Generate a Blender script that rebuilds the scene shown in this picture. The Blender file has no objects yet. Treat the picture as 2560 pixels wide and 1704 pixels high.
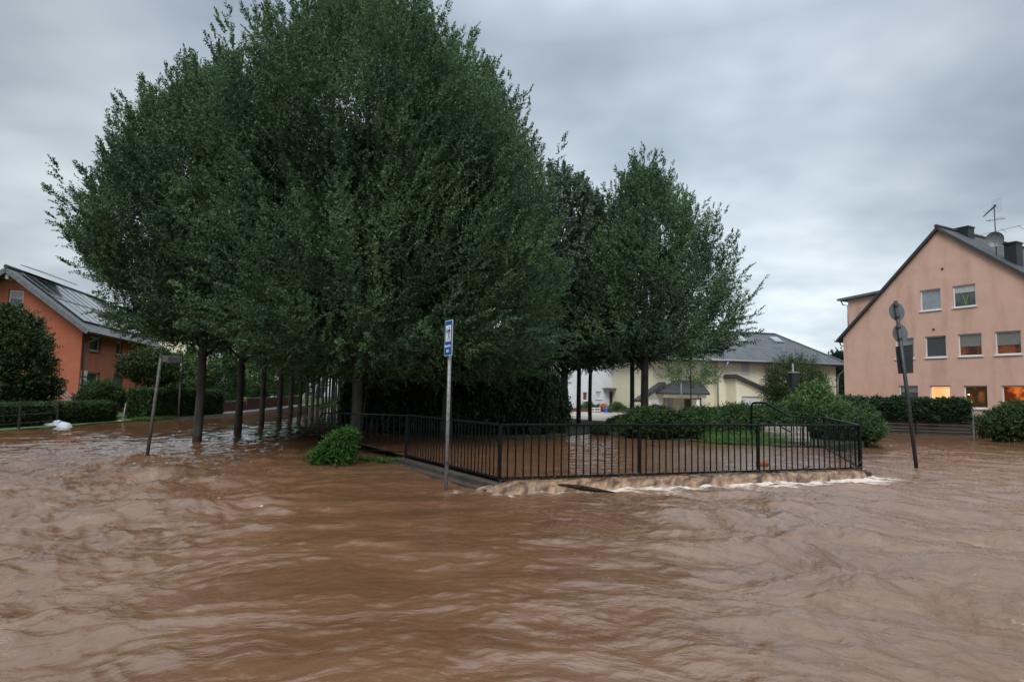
import bpy, math, random
import numpy as np
from mathutils import Vector, Matrix
random.seed(7)
sc = bpy.context.scene
col = sc.collection

# ------------------------------------------------------------------ camera
CAM_H = 1.9
F = 1500.0                                    # focal length in photo pixels (2560 wide)
PITCH = math.atan(130 / F); ROLL = 0.0207
cf = np.array([0, math.cos(PITCH), math.sin(PITCH)])
r0 = np.array([1.0, 0, 0]); u0 = np.array([0, -math.sin(PITCH), math.cos(PITCH)])
cr = math.cos(ROLL) * r0 + math.sin(ROLL) * u0
cu = -math.sin(ROLL) * r0 + math.cos(ROLL) * u0
cam_d = bpy.data.cameras.new("camera"); cam = bpy.data.objects.new("camera", cam_d); col.objects.link(cam)
cam.matrix_world = Matrix(((cr[0], cu[0], -cf[0], 0), (cr[1], cu[1], -cf[1], 0), (cr[2], cu[2], -cf[2], CAM_H), (0, 0, 0, 1)))
cam_d.sensor_width = 36.0; cam_d.lens = F / 2560 * 36.0
cam_d.clip_start = 0.1; cam_d.clip_end = 3000
sc.camera = cam

# ------------------------------------------------------------------ world, sun, exposure
SUN_EL, SUN_ROT = 48.0, 200.0                 # degrees
w = bpy.data.worlds.new("World"); sc.world = w; w.use_nodes = True
nt = w.node_tree; N = nt.nodes; LK = nt.links; N.clear()
def nn(nt, t, **k):
    n = nt.nodes.new(t)
    for a, b in k.items(): setattr(n, a, b)
    return n
out = nn(nt, 'ShaderNodeOutputWorld'); bg = nn(nt, 'ShaderNodeBackground'); bg.inputs[1].default_value = 0.1
sky = nn(nt, 'ShaderNodeTexSky', sky_type='NISHITA', sun_disc=False)
sky.sun_elevation = math.radians(SUN_EL); sky.sun_rotation = math.radians(SUN_ROT)
tc = nn(nt, 'ShaderNodeTexCoord'); sep = nn(nt, 'ShaderNodeSeparateXYZ')
LK.new(tc.outputs['Generated'], sep.inputs[0])
# cloud layer: project direction on a flat cloud deck so that clouds flatten towards the horizon
def wm(op, a, b=None, c=None):
    n = nn(nt, 'ShaderNodeMath', operation=op)
    for i, v in enumerate((a, b, c)):
        if v is None: continue
        if isinstance(v, (int, float)): n.inputs[i].default_value = v
        else: LK.new(v, n.inputs[i])
    return n.outputs[0]
zc = wm('ADD', wm('MAXIMUM', sep.outputs[2], 0.0), 0.22)
cxn = wm('DIVIDE', sep.outputs[0], zc); cyn = wm('DIVIDE', sep.outputs[1], zc)
cmb = nn(nt, 'ShaderNodeCombineXYZ'); LK.new(cxn, cmb.inputs[0]); LK.new(cyn, cmb.inputs[1])
n1 = nn(nt, 'ShaderNodeTexNoise'); n1.inputs['Scale'].default_value = 0.95; n1.inputs['Detail'].default_value = 4
n1.inputs['Roughness'].default_value = 0.55; n1.inputs['Distortion'].default_value = 0.0
mp = nn(nt, 'ShaderNodeMapping'); mp.inputs['Location'].default_value = (3.1, 7.4, 0); mp.inputs['Scale'].default_value = (1, 1.1, 1)
LK.new(cmb.outputs[0], mp.inputs[0]); LK.new(mp.outputs[0], n1.inputs['Vector'])
rp = nn(nt, 'ShaderNodeValToRGB'); el = rp.color_ramp.elements
el[0].position = 0.34; el[0].color = (2.1, 2.46, 2.82, 1)
el[1].position = 0.66; el[1].color = (4.9, 5.3, 5.5, 1)
e = el.new(0.5); e.color = (3.35, 3.78, 4.1, 1)
LK.new(n1.outputs['Fac'], rp.inputs[0])
# the deck is brighter overhead and low in the gap over the horizon, darker to the far left
zr = nn(nt, 'ShaderNodeValToRGB'); ze = zr.color_ramp.elements
ze[0].position = 0.0; ze[0].color = (1.08, 1.08, 1.08, 1)
ze[1].position = 1.0; ze[1].color = (2.6, 2.5, 2.4, 1)
a = ze.new(0.12); a.color = (1.06, 1.06, 1.05, 1)
a = ze.new(0.32); a.color = (0.98, .98, .99, 1)
a = ze.new(0.52); a.color = (0.66, .68, .73, 1)
a = ze.new(0.75); a.color = (2.2, 2.15, 2.1, 1)
LK.new(sep.outputs[2], zr.inputs[0])
# azimuth: dark bank towards the left
azr = nn(nt, 'ShaderNodeMapRange'); azr.inputs['From Min'].default_value = -0.75; azr.inputs['From Max'].default_value = 0.75; LK.new(sep.outputs[0], azr.inputs[0])
azm = nn(nt, 'ShaderNodeValToRGB'); ae = azm.color_ramp.elements; azm.color_ramp.interpolation = 'EASE'
ae[0].position = 0; ae[0].color = (.60, .62, .64, 1); ae[1].position = 1; ae[1].color = (.70, .70, .72, 1)
a = ae.new(.35); a.color = (.97, .97, .97, 1); a = ae.new(.68); a.color = (1.08, 1.08, 1.08, 1); LK.new(azr.outputs[0], azm.inputs[0])
mx = nn(nt, 'ShaderNodeMix', data_type='RGBA', blend_type='MULTIPLY'); mx.inputs[0].default_value = 1
LK.new(rp.outputs[0], mx.inputs['A']); LK.new(zr.outputs[0], mx.inputs['B'])
mx2 = nn(nt, 'ShaderNodeVectorMath', operation='SCALE'); LK.new(mx.outputs['Result'], mx2.inputs[0]); LK.new(azm.outputs[0], mx2.inputs['Scale'])
mx3 = nn(nt, 'ShaderNodeMix', data_type='RGBA'); mx3.inputs[0].default_value = 0.93
LK.new(sky.outputs[0], mx3.inputs['A']); LK.new(mx2.outputs[0], mx3.inputs['B'])
LK.new(mx3.outputs['Result'], bg.inputs[0]); LK.new(bg.outputs[0], out.inputs[0])
sl = bpy.data.lights.new("sun", 'SUN'); sl.energy = 0.8; sl.angle = math.radians(25); sl.color = (1, .96, .9)
so = bpy.data.objects.new("sun", sl); col.objects.link(so)
so.rotation_euler = (math.radians(90 - SUN_EL), 0, math.radians(180 - SUN_ROT))
vs = sc.view_settings; vs.view_transform = 'Standard'; vs.look = 'None'; vs.exposure = 1.05; vs.gamma = 1.0
sc.cycles.max_bounces = 6; sc.cycles.diffuse_bounces = 3; sc.cycles.glossy_bounces = 3; sc.cycles.transmission_bounces = 3
sc.cycles.transparent_max_bounces = 4; sc.cycles.caustics_reflective = False; sc.cycles.caustics_refractive = False

# ------------------------------------------------------------------ surveying: photo pixel -> place in the world
def ray(px, py): return cf + cr * (px - 1280) / F - cu * (py - 852) / F
def atz(px, py, z=0.0):
    d = ray(px, py); t = (z - CAM_H) / d[2]; return Vector((d[0] * t, d[1] * t, z))
def atY(px, py, Y):
    d = ray(px, py); t = Y / d[1]; return Vector((d[0] * t, Y, CAM_H + d[2] * t))
def zat(px, py, Y): return atY(px, py, Y).z

# ------------------------------------------------------------------ scene graph helpers
def tag(o, label=None, cat=None, group=None, kind=None):
    if label: o['label'] = label
    if cat: o['category'] = cat
    if group: o['group'] = group
    if kind: o['kind'] = kind
    return o
def empty(name, loc=(0, 0, 0), rz=0, label=None, cat=None, group=None):
    o = bpy.data.objects.new(name, None); o.empty_display_size = .2; col.objects.link(o)
    o.location = loc; o.rotation_euler = (0, 0, rz)
    return tag(o, label, cat, group)
WROOT = {}
def wroot(name, loc, label, cat, group=None):       # a root whose parts are measured in world coordinates
    o = empty(name, loc, 0, label, cat, group); WROOT[o.name] = Vector(loc); return o
def link(name, me, parent=None):
    o = bpy.data.objects.new(name, me); col.objects.link(o)
    if parent is not None:
        o.parent = parent
        if parent.name in WROOT: o.matrix_parent_inverse = Matrix.Translation(-WROOT[parent.name])
    return o
def copy_tree(o, parent=None):
    c = o.copy(); col.objects.link(c)
    if parent is not None: c.parent = parent
    for ch in list(o.children): copy_tree(ch, c)
    return c
ORD = ['first', 'second', 'third', 'fourth', 'fifth', 'sixth', 'seventh', 'eighth', 'ninth', 'tenth', 'eleventh', 'twelfth',
       'thirteenth', 'fourteenth', 'fifteenth', 'sixteenth', 'seventeenth', 'eighteenth', 'nineteenth', 'twentieth']

class MB:
    def __init__(s): s.v = []; s.f = []; s.uv = []
    def poly(s, pts, uv=None):
        b = len(s.v); s.v += [tuple(p) for p in pts]; s.f.append(tuple(range(b, b + len(pts)))); s.uv.append(uv)
    def hexa(s, p):    # 8 corners: 4 bottom (ccw from above), 4 top
        b = len(s.v); s.v += [tuple(q) for q in p]
        for f in ((3, 2, 1, 0), (4, 5, 6, 7), (0, 1, 5, 4), (1, 2, 6, 5), (2, 3, 7, 6), (3, 0, 4, 7)):
            s.f.append(tuple(b + i for i in f)); s.uv.append(None)
    def box(s, c, size, rz=0, M=None):
        x, y, z = [q / 2 for q in size]; cs, sn = math.cos(rz), math.sin(rz); p = []
        for dz in (-z, z):
            for dx, dy in ((-x, -y), (x, -y), (x, y), (-x, y)):
                p.append((c[0] + dx * cs - dy * sn, c[1] + dx * sn + dy * cs, c[2] + dz))
        s.hexa(p)
    def tube(s, pts, rad, n=8, caps=True):
        pts = [Vector(p) for p in pts]
        if not hasattr(rad, '__len__'): rad = [rad] * len(pts)
        b = len(s.v); prev = None
        for i, p in enumerate(pts):
            t = (pts[min(i + 1, len(pts) - 1)] - pts[max(i - 1, 0)]).normalized()
            if prev is None:
                a = t.orthogonal().normalized()
            else:
                a = prev - t * prev.dot(t)
                a = a.normalized() if a.length > 1e-6 else t.orthogonal().normalized()
            prev = a; c = t.cross(a)
            for k in range(n):
                an = 2 * math.pi * k / n
                s.v.append(tuple(p + (a * math.cos(an) + c * math.sin(an)) * rad[i]))
        for i in range(len(pts) - 1):
            for k in range(n):
                q = b + i * n; s.f.append((q + k, q + (k + 1) % n, q + n + (k + 1) % n, q + n + k)); s.uv.append(None)
        if caps:
            s.f.append(tuple(b + k for k in reversed(range(n)))); s.uv.append(None)
            q = b + (len(pts) - 1) * n; s.f.append(tuple(q + k for k in range(n))); s.uv.append(None)
    def bar(s, p, q, wx, wz, up=(0, 0, 1)):    # rectangular bar from p to q
        p, q = Vector(p), Vector(q); t = (q - p).normalized(); up = Vector(up)
        a = t.cross(up).normalized() * wx / 2; b = a.cross(t).normalized() * wz / 2
        s.hexa([p - a - b, p + a - b, q + a - b, q - a - b, p - a + b, p + a + b, q + a + b, q - a + b])
    def build(s, name, m, parent=None, smooth=False, bevel=0):
        me = bpy.data.meshes.new(name); me.from_pydata(s.v, [], s.f); me.materials.append(m)
        if any(u is not None for u in s.uv):
            uvl = me.uv_layers.new(name='UVMap')
            for pi, p in enumerate(me.polygons):
                if s.uv[pi]:
                    for li, uv in zip(p.loop_indices, s.uv[pi]): uvl.data[li].uv = uv
        if smooth: me.polygons.foreach_set('use_smooth', [True] * len(me.polygons))
        me.update()
        o = link(name, me, parent)
        if bevel:
            b = o.modifiers.new('bevel', 'BEVEL'); b.width = bevel; b.segments = 2; b.limit_method = 'ANGLE'
        return o

# ------------------------------------------------------------------ materials
MATS = {}
def mat(name, c, rough=.6, metal=0, c2=None, scale=3, detail=4, bump=0, bscale=None, spec=.5, emit=None, estr=1, stretch=(1, 1, 1), lo=.35, hi=.65, grime=None):
    m = bpy.data.materials.new(name); m.use_nodes = True; t = m.node_tree; b = t.nodes['Principled BSDF']
    b.inputs['Base Color'].default_value = (*c, 1); b.inputs['Roughness'].default_value = rough; b.inputs['Metallic'].default_value = metal
    b.inputs['Specular IOR Level'].default_value = spec
    co = nn(t, 'ShaderNodeTexCoord'); mpn = nn(t, 'ShaderNodeMapping'); mpn.inputs['Scale'].default_value = stretch
    t.links.new(co.outputs['Object'], mpn.inputs[0])
    if c2:
        n = nn(t, 'ShaderNodeTexNoise'); n.inputs['Scale'].default_value = scale; n.inputs['Detail'].default_value = detail
        t.links.new(mpn.outputs[0], n.inputs['Vector'])
        r = nn(t, 'ShaderNodeValToRGB'); r.color_ramp.elements[0].position = lo; r.color_ramp.elements[1].position = hi
        r.color_ramp.elements[0].color = (*c, 1); r.color_ramp.elements[1].color = (*c2, 1)
        t.links.new(n.outputs['Fac'], r.inputs[0]); last = r.outputs[0]
        if grime:
            n2 = nn(t, 'ShaderNodeTexNoise'); n2.inputs['Scale'].default_value = 1.0; n2.inputs['Detail'].default_value = 6
            m2 = nn(t, 'ShaderNodeMapping'); m2.inputs['Scale'].default_value = (1.1, 1.1, .22); t.links.new(co.outputs['Object'], m2.inputs[0])
            t.links.new(m2.outputs[0], n2.inputs['Vector'])
            r2 = nn(t, 'ShaderNodeValToRGB'); r2.color_ramp.elements[0].position = .5; r2.color_ramp.elements[1].position = .72
            r2.color_ramp.elements[0].color = (1, 1, 1, 1); r2.color_ramp.elements[1].color = (*grime, 1)
            t.links.new(n2.outputs['Fac'], r2.inputs[0])
            mm = nn(t, 'ShaderNodeMix', data_type='RGBA', blend_type='MULTIPLY'); mm.inputs[0].default_value = 1
            t.links.new(last, mm.inputs['A']); t.links.new(r2.outputs[0], mm.inputs['B']); last = mm.outputs['Result']
        t.links.new(last, b.inputs['Base Color'])
    if bump:
        n = nn(t, 'ShaderNodeTexNoise'); n.inputs['Scale'].default_value = bscale or scale * 6; n.inputs['Detail'].default_value = 4
        t.links.new(mpn.outputs[0], n.inputs['Vector'])
        bp = nn(t, 'ShaderNodeBump'); bp.inputs['Strength'].default_value = bump; bp.inputs['Distance'].default_value = .02
        t.links.new(n.outputs['Fac'], bp.inputs['Height']); t.links.new(bp.outputs[0], b.inputs['Normal'])
    if emit:
        b.inputs['Emission Color'].default_value = (*emit, 1); b.inputs['Emission Strength'].default_value = estr
        if c2: t.links.new(r.outputs[0], b.inputs['Emission Color'])
    MATS[name] = m
    return m

def leaf_mat(name, dark, light, tip, scale=.8, trans=.22, rough=.45):
    m = bpy.data.materials.new(name); m.use_nodes = True; t = m.node_tree; b = t.nodes['Principled BSDF']; o = t.nodes['Material Output']
    co = nn(t, 'ShaderNodeTexCoord'); g = nn(t, 'ShaderNodeNewGeometry')
    n = nn(t, 'ShaderNodeTexNoise'); n.inputs['Scale'].default_value = scale; n.inputs['Detail'].default_value = 3
    t.links.new(co.outputs['Object'], n.inputs['Vector'])
    ad = nn(t, 'ShaderNodeMath', operation='MULTIPLY_ADD'); ad.inputs[1].default_value = .45; ad.inputs[2].default_value = -.22
    t.links.new(g.outputs['Random Per Island'], ad.inputs[0])
    a2 = nn(t, 'ShaderNodeMath', operation='ADD'); t.links.new(n.outputs['Fac'], a2.inputs[0]); t.links.new(ad.outputs[0], a2.inputs[1])
    r = nn(t, 'ShaderNodeValToRGB'); e = r.color_ramp.elements; e[0].position = .25; e[0].color = (*dark, 1); e[1].position = .9; e[1].color = (*tip, 1)
    x = e.new(.6); x.color = (*light, 1)
    t.links.new(a2.outputs[0], r.inputs[0]); t.links.new(r.outputs[0], b.inputs['Base Color'])
    b.inputs['Roughness'].default_value = rough; b.inputs['Specular IOR Level'].default_value = .22
    tr = nn(t, 'ShaderNodeBsdfTranslucent'); t.links.new(r.outputs[0], tr.inputs[0])
    ms = nn(t, 'ShaderNodeMixShader'); ms.inputs[0].default_value = trans
    t.links.new(b.outputs[0], ms.inputs[1]); t.links.new(tr.outputs[0], ms.inputs[2]); t.links.new(ms.outputs[0], o.inputs[0])
    return m

M_leaf = leaf_mat('hornbeam_leaf', (.040, .086, .046), (.096, .178, .086), (.20, .31, .13), scale=.55, rough=.6, trans=.3)
M_maple = leaf_mat('maple_leaf', (.075, .115, .088), (.14, .195, .145), (.20, .27, .18))
M_hedge = leaf_mat('hedge_leaf', (.020, .042, .014), (.046, .082, .026), (.095, .140, .040), scale=1.6)
M_shrub = leaf_mat('shrub_leaf', (.026, .058, .020), (.060, .112, .038), (.115, .175, .056), scale=1.4)
M_bright = leaf_mat('bright_leaf', (.022, .070, .014), (.052, .14, .026), (.11, .24, .048), scale=2.2)
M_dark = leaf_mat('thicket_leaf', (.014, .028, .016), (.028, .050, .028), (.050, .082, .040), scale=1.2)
M_garden = leaf_mat('garden_leaf', (.055, .105, .034), (.105, .180, .056), (.180, .265, .085), scale=1.2)
M_ivy = leaf_mat('ivy_leaf', (.016, .040, .018), (.034, .072, .030), (.060, .110, .045), scale=2.0)
M_grass = leaf_mat('grass_blade', (.045, .110, .022), (.085, .175, .036), (.130, .225, .060), scale=1.5)
M_bark = mat('bark', (.036, .035, .028), .9, c2=(.075, .073, .060), scale=6, bump=.6, stretch=(1, 1, .25), bscale=18)
t = M_bark.node_tree; co = nn(t, 'ShaderNodeTexCoord'); s3_ = nn(t, 'ShaderNodeSeparateXYZ'); t.links.new(co.outputs['Object'], s3_.inputs[0])
nz_ = nn(t, 'ShaderNodeTexNoise'); nz_.inputs['Scale'].default_value = 5; t.links.new(co.outputs['Object'], nz_.inputs['Vector'])
ad_ = nn(t, 'ShaderNodeMath', operation='MULTIPLY_ADD'); t.links.new(nz_.outputs['Fac'], ad_.inputs[0]); ad_.inputs[1].default_value = -.25; t.links.new(s3_.outputs[2], ad_.inputs[2])
mr_ = nn(t, 'ShaderNodeMapRange'); mr_.inputs['From Min'].default_value = .12; mr_.inputs['From Max'].default_value = .2; mr_.inputs['To Min'].default_value = 1; mr_.inputs['To Max'].default_value = 0; t.links.new(ad_.outputs[0], mr_.inputs[0])
pb_ = t.nodes['Principled BSDF']; src_ = pb_.inputs['Base Color'].links[0].from_socket
mm_ = nn(t, 'ShaderNodeMix', data_type='RGBA'); t.links.new(mr_.outputs[0], mm_.inputs[0]); t.links.new(src_, mm_.inputs['A']); mm_.inputs['B'].default_value = (.035, .022, .014, 1); t.links.new(mm_.outputs['Result'], pb_.inputs['Base Color'])
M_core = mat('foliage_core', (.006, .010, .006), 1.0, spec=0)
M_bank = mat('bank_soil', (.016, .022, .011), .95, c2=(.035, .045, .02), scale=2.5, bump=.5, bscale=60)
M_lawn = mat('lawn', (.045, .085, .022), .95, c2=(.085, .14, .036), scale=2.5, bump=.5, bscale=60)
M_soil = mat('soil', (.07, .055, .035), .95, c2=(.11, .085, .055), scale=2, bump=.5)
M_asph = mat('wet_asphalt', (.17, .17, .175), .25, c2=(.24, .24, .245), scale=4, bump=.15, bscale=90)
M_pave = mat('wet_paving', (.34, .29, .25), .35, c2=(.46, .40, .35), scale=3, bump=.2, bscale=40)
M_conc = mat('old_concrete', (.028, .022, .018), .75, c2=(.065, .052, .042), scale=5, bump=.5, bscale=30)
M_step = mat('step_stone', (.20, .18, .16), .6, c2=(.30, .27, .24), scale=6, bump=.3)
M_rail = mat('railing_paint', (.003, .0055, .0065), .40, c2=(.005, .0085, .010), scale=8, bump=.08, bscale=60, spec=.15)
M_galv = mat('galvanised_steel', (.17, .175, .18), .5, metal=.4, c2=(.27, .275, .28), scale=14, bump=.08)
M_post = mat('weathered_post', (.055, .052, .046), .6, metal=.2, c2=(.11, .105, .095), scale=9)
M_darkpost = mat('dark_post', (.03, .035, .036), .45, metal=.3, c2=(.055, .06, .06), scale=9)
M_signback = mat('sign_back', (.13, .15, .165), .5, metal=.35, c2=(.18, .20, .215), scale=5)
M_boxdark = mat('dark_panel', (.014, .016, .018), .5, c2=(.022, .025, .028), scale=5)
M_blue = mat('sign_blue', (.008, .10, .38), .32)
M_white = mat('sign_white', (.75, .78, .78), .4)
M_black = mat('sign_black', (.01, .01, .01), .5)
M_greenink = mat('sign_green', (.22, .36, .26), .5)
M_pink = mat('pink_render', (.60, .39, .31), .9, c2=(.66, .43, .345), scale=1.3, bump=.25, bscale=70, grime=(.80, .77, .75))
M_orange = mat('orange_render', (.44, .130, .074), .9, c2=(.49, .155, .09), scale=1.5, bump=.3, bscale=70, grime=(.88, .86, .84))
M_cream = mat('cream_render', (.74, .70, .53), .9, c2=(.79, .75, .58), scale=1.2, bump=.15, bscale=60)
M_whitew = mat('white_render', (.62, .66, .70), .9, c2=(.70, .73, .76), scale=1.2, bump=.15, bscale=60)
M_frame = mat('window_frame', (.74, .76, .78), .35)
M_greyfr = mat('grey_trim', (.10, .11, .12), .5, c2=(.15, .16, .17), scale=4)
M_zinc = mat('zinc', (.22, .24, .26), .4, metal=.5, c2=(.31, .33, .35), scale=7)
M_brown = mat('brown_wood', (.075, .035, .025), .6, c2=(.12, .058, .04), scale=7, stretch=(1, 1, .2))
M_redwood = mat('red_wood', (.15, .035, .025), .6, c2=(.22, .06, .04), scale=7)
M_brick = mat('brick', (.10, .042, .032), .85, c2=(.16, .07, .052), scale=9, bump=.4)
M_stone = mat('dark_stone', (.05, .05, .052), .85, c2=(.085, .085, .085), scale=7, bump=.5)
M_door = mat('grey_door', (.085, .10, .115), .45)
M_garage = mat('garage_panel', (.60, .62, .65), .5, c2=(.66, .68, .70), scale=2)
M_shutter = mat('shutter', (.50, .50, .54), .5, c2=(.55, .55, .58), scale=20, stretch=(.1, .1, 3))
M_blind = mat('blind', (.16, .16, .155), .7, c2=(.21, .21, .20), scale=12)
M_dkblind = mat('dark_blind', (.055, .062, .07), .45, c2=(.075, .082, .09), scale=8)
M_curtain = mat('net_curtain', (.36, .38, .39), .8, c2=(.50, .52, .53), scale=9, stretch=(3, 3, .5))
M_pane = mat('window_glass', (.035, .042, .048), .06, c2=(.09, .105, .12), scale=1.1, spec=.8)
M_paneskyl = mat('pale_glass', (.18, .21, .24), .08, c2=(.28, .32, .35), scale=1.1, spec=.8)
M_solar = mat('solar_glass', (.035, .042, .055), .10, c2=(.05, .06, .075), scale=.8, spec=.9)
M_litA = mat('lit_room_amber', (.80, .36, .12), .6, c2=(1.0, .58, .28), scale=1.1, lo=.3, hi=.7, emit=(1, .5, .15), estr=.36)
M_litB = mat('lit_room_dim', (.030, .018, .008), .3, c2=(.30, .09, .02), scale=2.6, lo=.5, hi=.8, emit=(1, .4, .1), estr=.3)
M_litC = mat('lit_room_red', (.10, .018, .004), .3, c2=(.80, .20, .035), scale=1.2, lo=.42, hi=.58, emit=(1, .35, .1), estr=.25)
M_litD = mat('dim_room', (.06, .03, .02), .3, c2=(.22, .075, .035), scale=2, lo=.4, hi=.6, emit=(1, .35, .1), estr=.03)
M_lamp = mat('lamp_glow', (1, .75, .4), .5, emit=(1, .65, .3), estr=3.0)
M_plast = mat('white_plastic', (.36, .40, .47), .4, c2=(.52, .56, .60), scale=6)
M_bluepl = mat('blue_plastic', (.02, .10, .42), .4)
M_greenpl = mat('green_plastic', (.012, .035, .02), .5)
M_yellowpl = mat('yellow_plastic', (.42, .50, .13), .4)
M_redpl = mat('red_plastic', (.45, .07, .05), .4)
M_green_v = mat('green_ribbon', (.20, .32, .06), .6)
M_flower = mat('rose_bloom', (.5, .10, .08), .7, c2=(.7, .3, .12), scale=20)
M_log = mat('wet_log', (.012, .008, .006), .5, c2=(.03, .02, .015), scale=12, bump=1, bscale=25, spec=.15)
M_rock = mat('brown_lump', (.20, .075, .035), .6, c2=(.32, .13, .06), scale=9, bump=.6)
M_boards = mat('slat_boards', (.020, .018, .016), .8, c2=(.042, .038, .032), scale=3, stretch=(1, 1, 9))
M_drift = mat('driftwood', (.03, .022, .018), .6)

def roof_mat(name, c, c2, pitch_u=.24, pitch_v=.34, rough=.62, bstr=.9):
    m = bpy.data.materials.new(name); m.use_nodes = True; t = m.node_tree; b = t.nodes['Principled BSDF']
    uv = nn(t, 'ShaderNodeUVMap'); s = nn(t, 'ShaderNodeSeparateXYZ'); t.links.new(uv.outputs[0], s.inputs[0])
    def mt(op, a, b2=None):
        q = nn(t, 'ShaderNodeMath', operation=op)
        for i, v in enumerate((a, b2)):
            if v is None: continue
            if isinstance(v, (int, float)): q.inputs[i].default_value = v
            else: t.links.new(v, q.inputs[i])
        return q.outputs[0]
    uu = mt('MULTIPLY', s.outputs[0], 2 * math.pi / pitch_u); wav = mt('SINE', uu)
    fv = mt('FRACT', mt('DIVIDE', s.outputs[1], pitch_v)); saw = mt('SUBTRACT', 1.0, fv)
    h = mt('ADD', mt('MULTIPLY', wav, .5), mt('MULTIPLY', saw, 1.2))
    bp = nn(t, 'ShaderNodeBump'); bp.inputs['Strength'].default_value = bstr; bp.inputs['Distance'].default_value = .03
    t.links.new(h, bp.inputs['Height']); t.links.new(bp.outputs[0], b.inputs['Normal'])
    n = nn(t, 'ShaderNodeTexNoise'); n.inputs['Scale'].default_value = 1.5; n.inputs['Detail'].default_value = 6; t.links.new(uv.outputs[0], n.inputs['Vector'])
    r = nn(t, 'ShaderNodeValToRGB'); r.color_ramp.elements[0].position = .35; r.color_ramp.elements[1].position = .65
    r.color_ramp.elements[0].color = (*c, 1); r.color_ramp.elements[1].color = (*c2, 1); t.links.new(n.outputs['Fac'], r.inputs[0])
    # dark joint where one course laps over the next
    j = mt('GREATER_THAN', fv, .84); jm = nn(t, 'ShaderNodeMix', data_type='RGBA', blend_type='MULTIPLY')
    t.links.new(mt('MULTIPLY', j, .65), jm.inputs[0]); t.links.new(r.outputs[0], jm.inputs['A']); jm.inputs['B'].default_value = (.25, .25, .27, 1)
    t.links.new(jm.outputs['Result'], b.inputs['Base Color']); b.inputs['Roughness'].default_value = rough
    return m
M_roofb = roof_mat('blue_grey_tiles', (.050, .060, .072), (.085, .098, .115), .40, .46, bstr=1.0)
M_roofd = roof_mat('dark_tiles', (.030, .032, .036), (.052, .055, .060))
M_roofg = roof_mat('grey_tiles', (.05, .055, .062), (.085, .09, .10), .3, .36, .5)

# ------------------------------------------------------------------ numpy noise
def perlin(x, y, seed=0):
    x = np.asarray(x, float); y = np.asarray(y, float)
    xi = np.floor(x).astype(np.int64); yi = np.floor(y).astype(np.int64); xf = x - xi; yf = y - yi
    def g(ix, iy, dx, dy):
        h = (ix * 374761393 + iy * 668265263 + seed * 982451653) & 0xffffffff
        h = ((h ^ (h >> 13)) * 1274126177) & 0xffffffff; h = h ^ (h >> 16)
        a = (h & 0xffff) / 65536.0 * 2 * np.pi
        return np.cos(a) * dx + np.sin(a) * dy
    u = xf * xf * xf * (xf * (xf * 6 - 15) + 10); v = yf * yf * yf * (yf * (yf * 6 - 15) + 10)
    a = g(xi, yi, xf, yf); b = g(xi + 1, yi, xf - 1, yf); c = g(xi, yi + 1, xf, yf - 1); d = g(xi + 1, yi + 1, xf - 1, yf - 1)
    return (a * (1 - u) + b * u) * (1 - v) + (c * (1 - u) + d * u) * v * 1.0
def smooth(a, b, x):
    t = np.clip((x - a) / (b - a), 0, 1); return t * t * (3 - 2 * t)
def grid_mesh(name, X, Y, Z, m, attr=None, parent=None):
    nr, nc = X.shape; co = np.stack([X, Y, Z], -1).reshape(-1, 3).astype(np.float32)
    idx = np.arange(nr * nc).reshape(nr, nc)
    q = np.stack([idx[:-1, :-1], idx[:-1, 1:], idx[1:, 1:], idx[1:, :-1]], -1).reshape(-1, 4).astype(np.int32)
    me = bpy.data.meshes.new(name); me.vertices.add(len(co)); me.vertices.foreach_set('co', co.ravel())
    me.loops.add(q.size); me.loops.foreach_set('vertex_index', q.ravel())
    me.polygons.add(len(q)); me.polygons.foreach_set('loop_start', np.arange(0, q.size, 4, dtype=np.int32))
    me.polygons.foreach_set('use_smooth', np.ones(len(q), bool)); me.update(calc_edges=True)
    if attr is not None:
        for k, v in attr.items():
            a = me.attributes.new(k, 'FLOAT', 'POINT'); a.data.foreach_set('value', v.ravel().astype(np.float32))
    me.materials.append(m)
    return link(name, me, parent)

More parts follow.
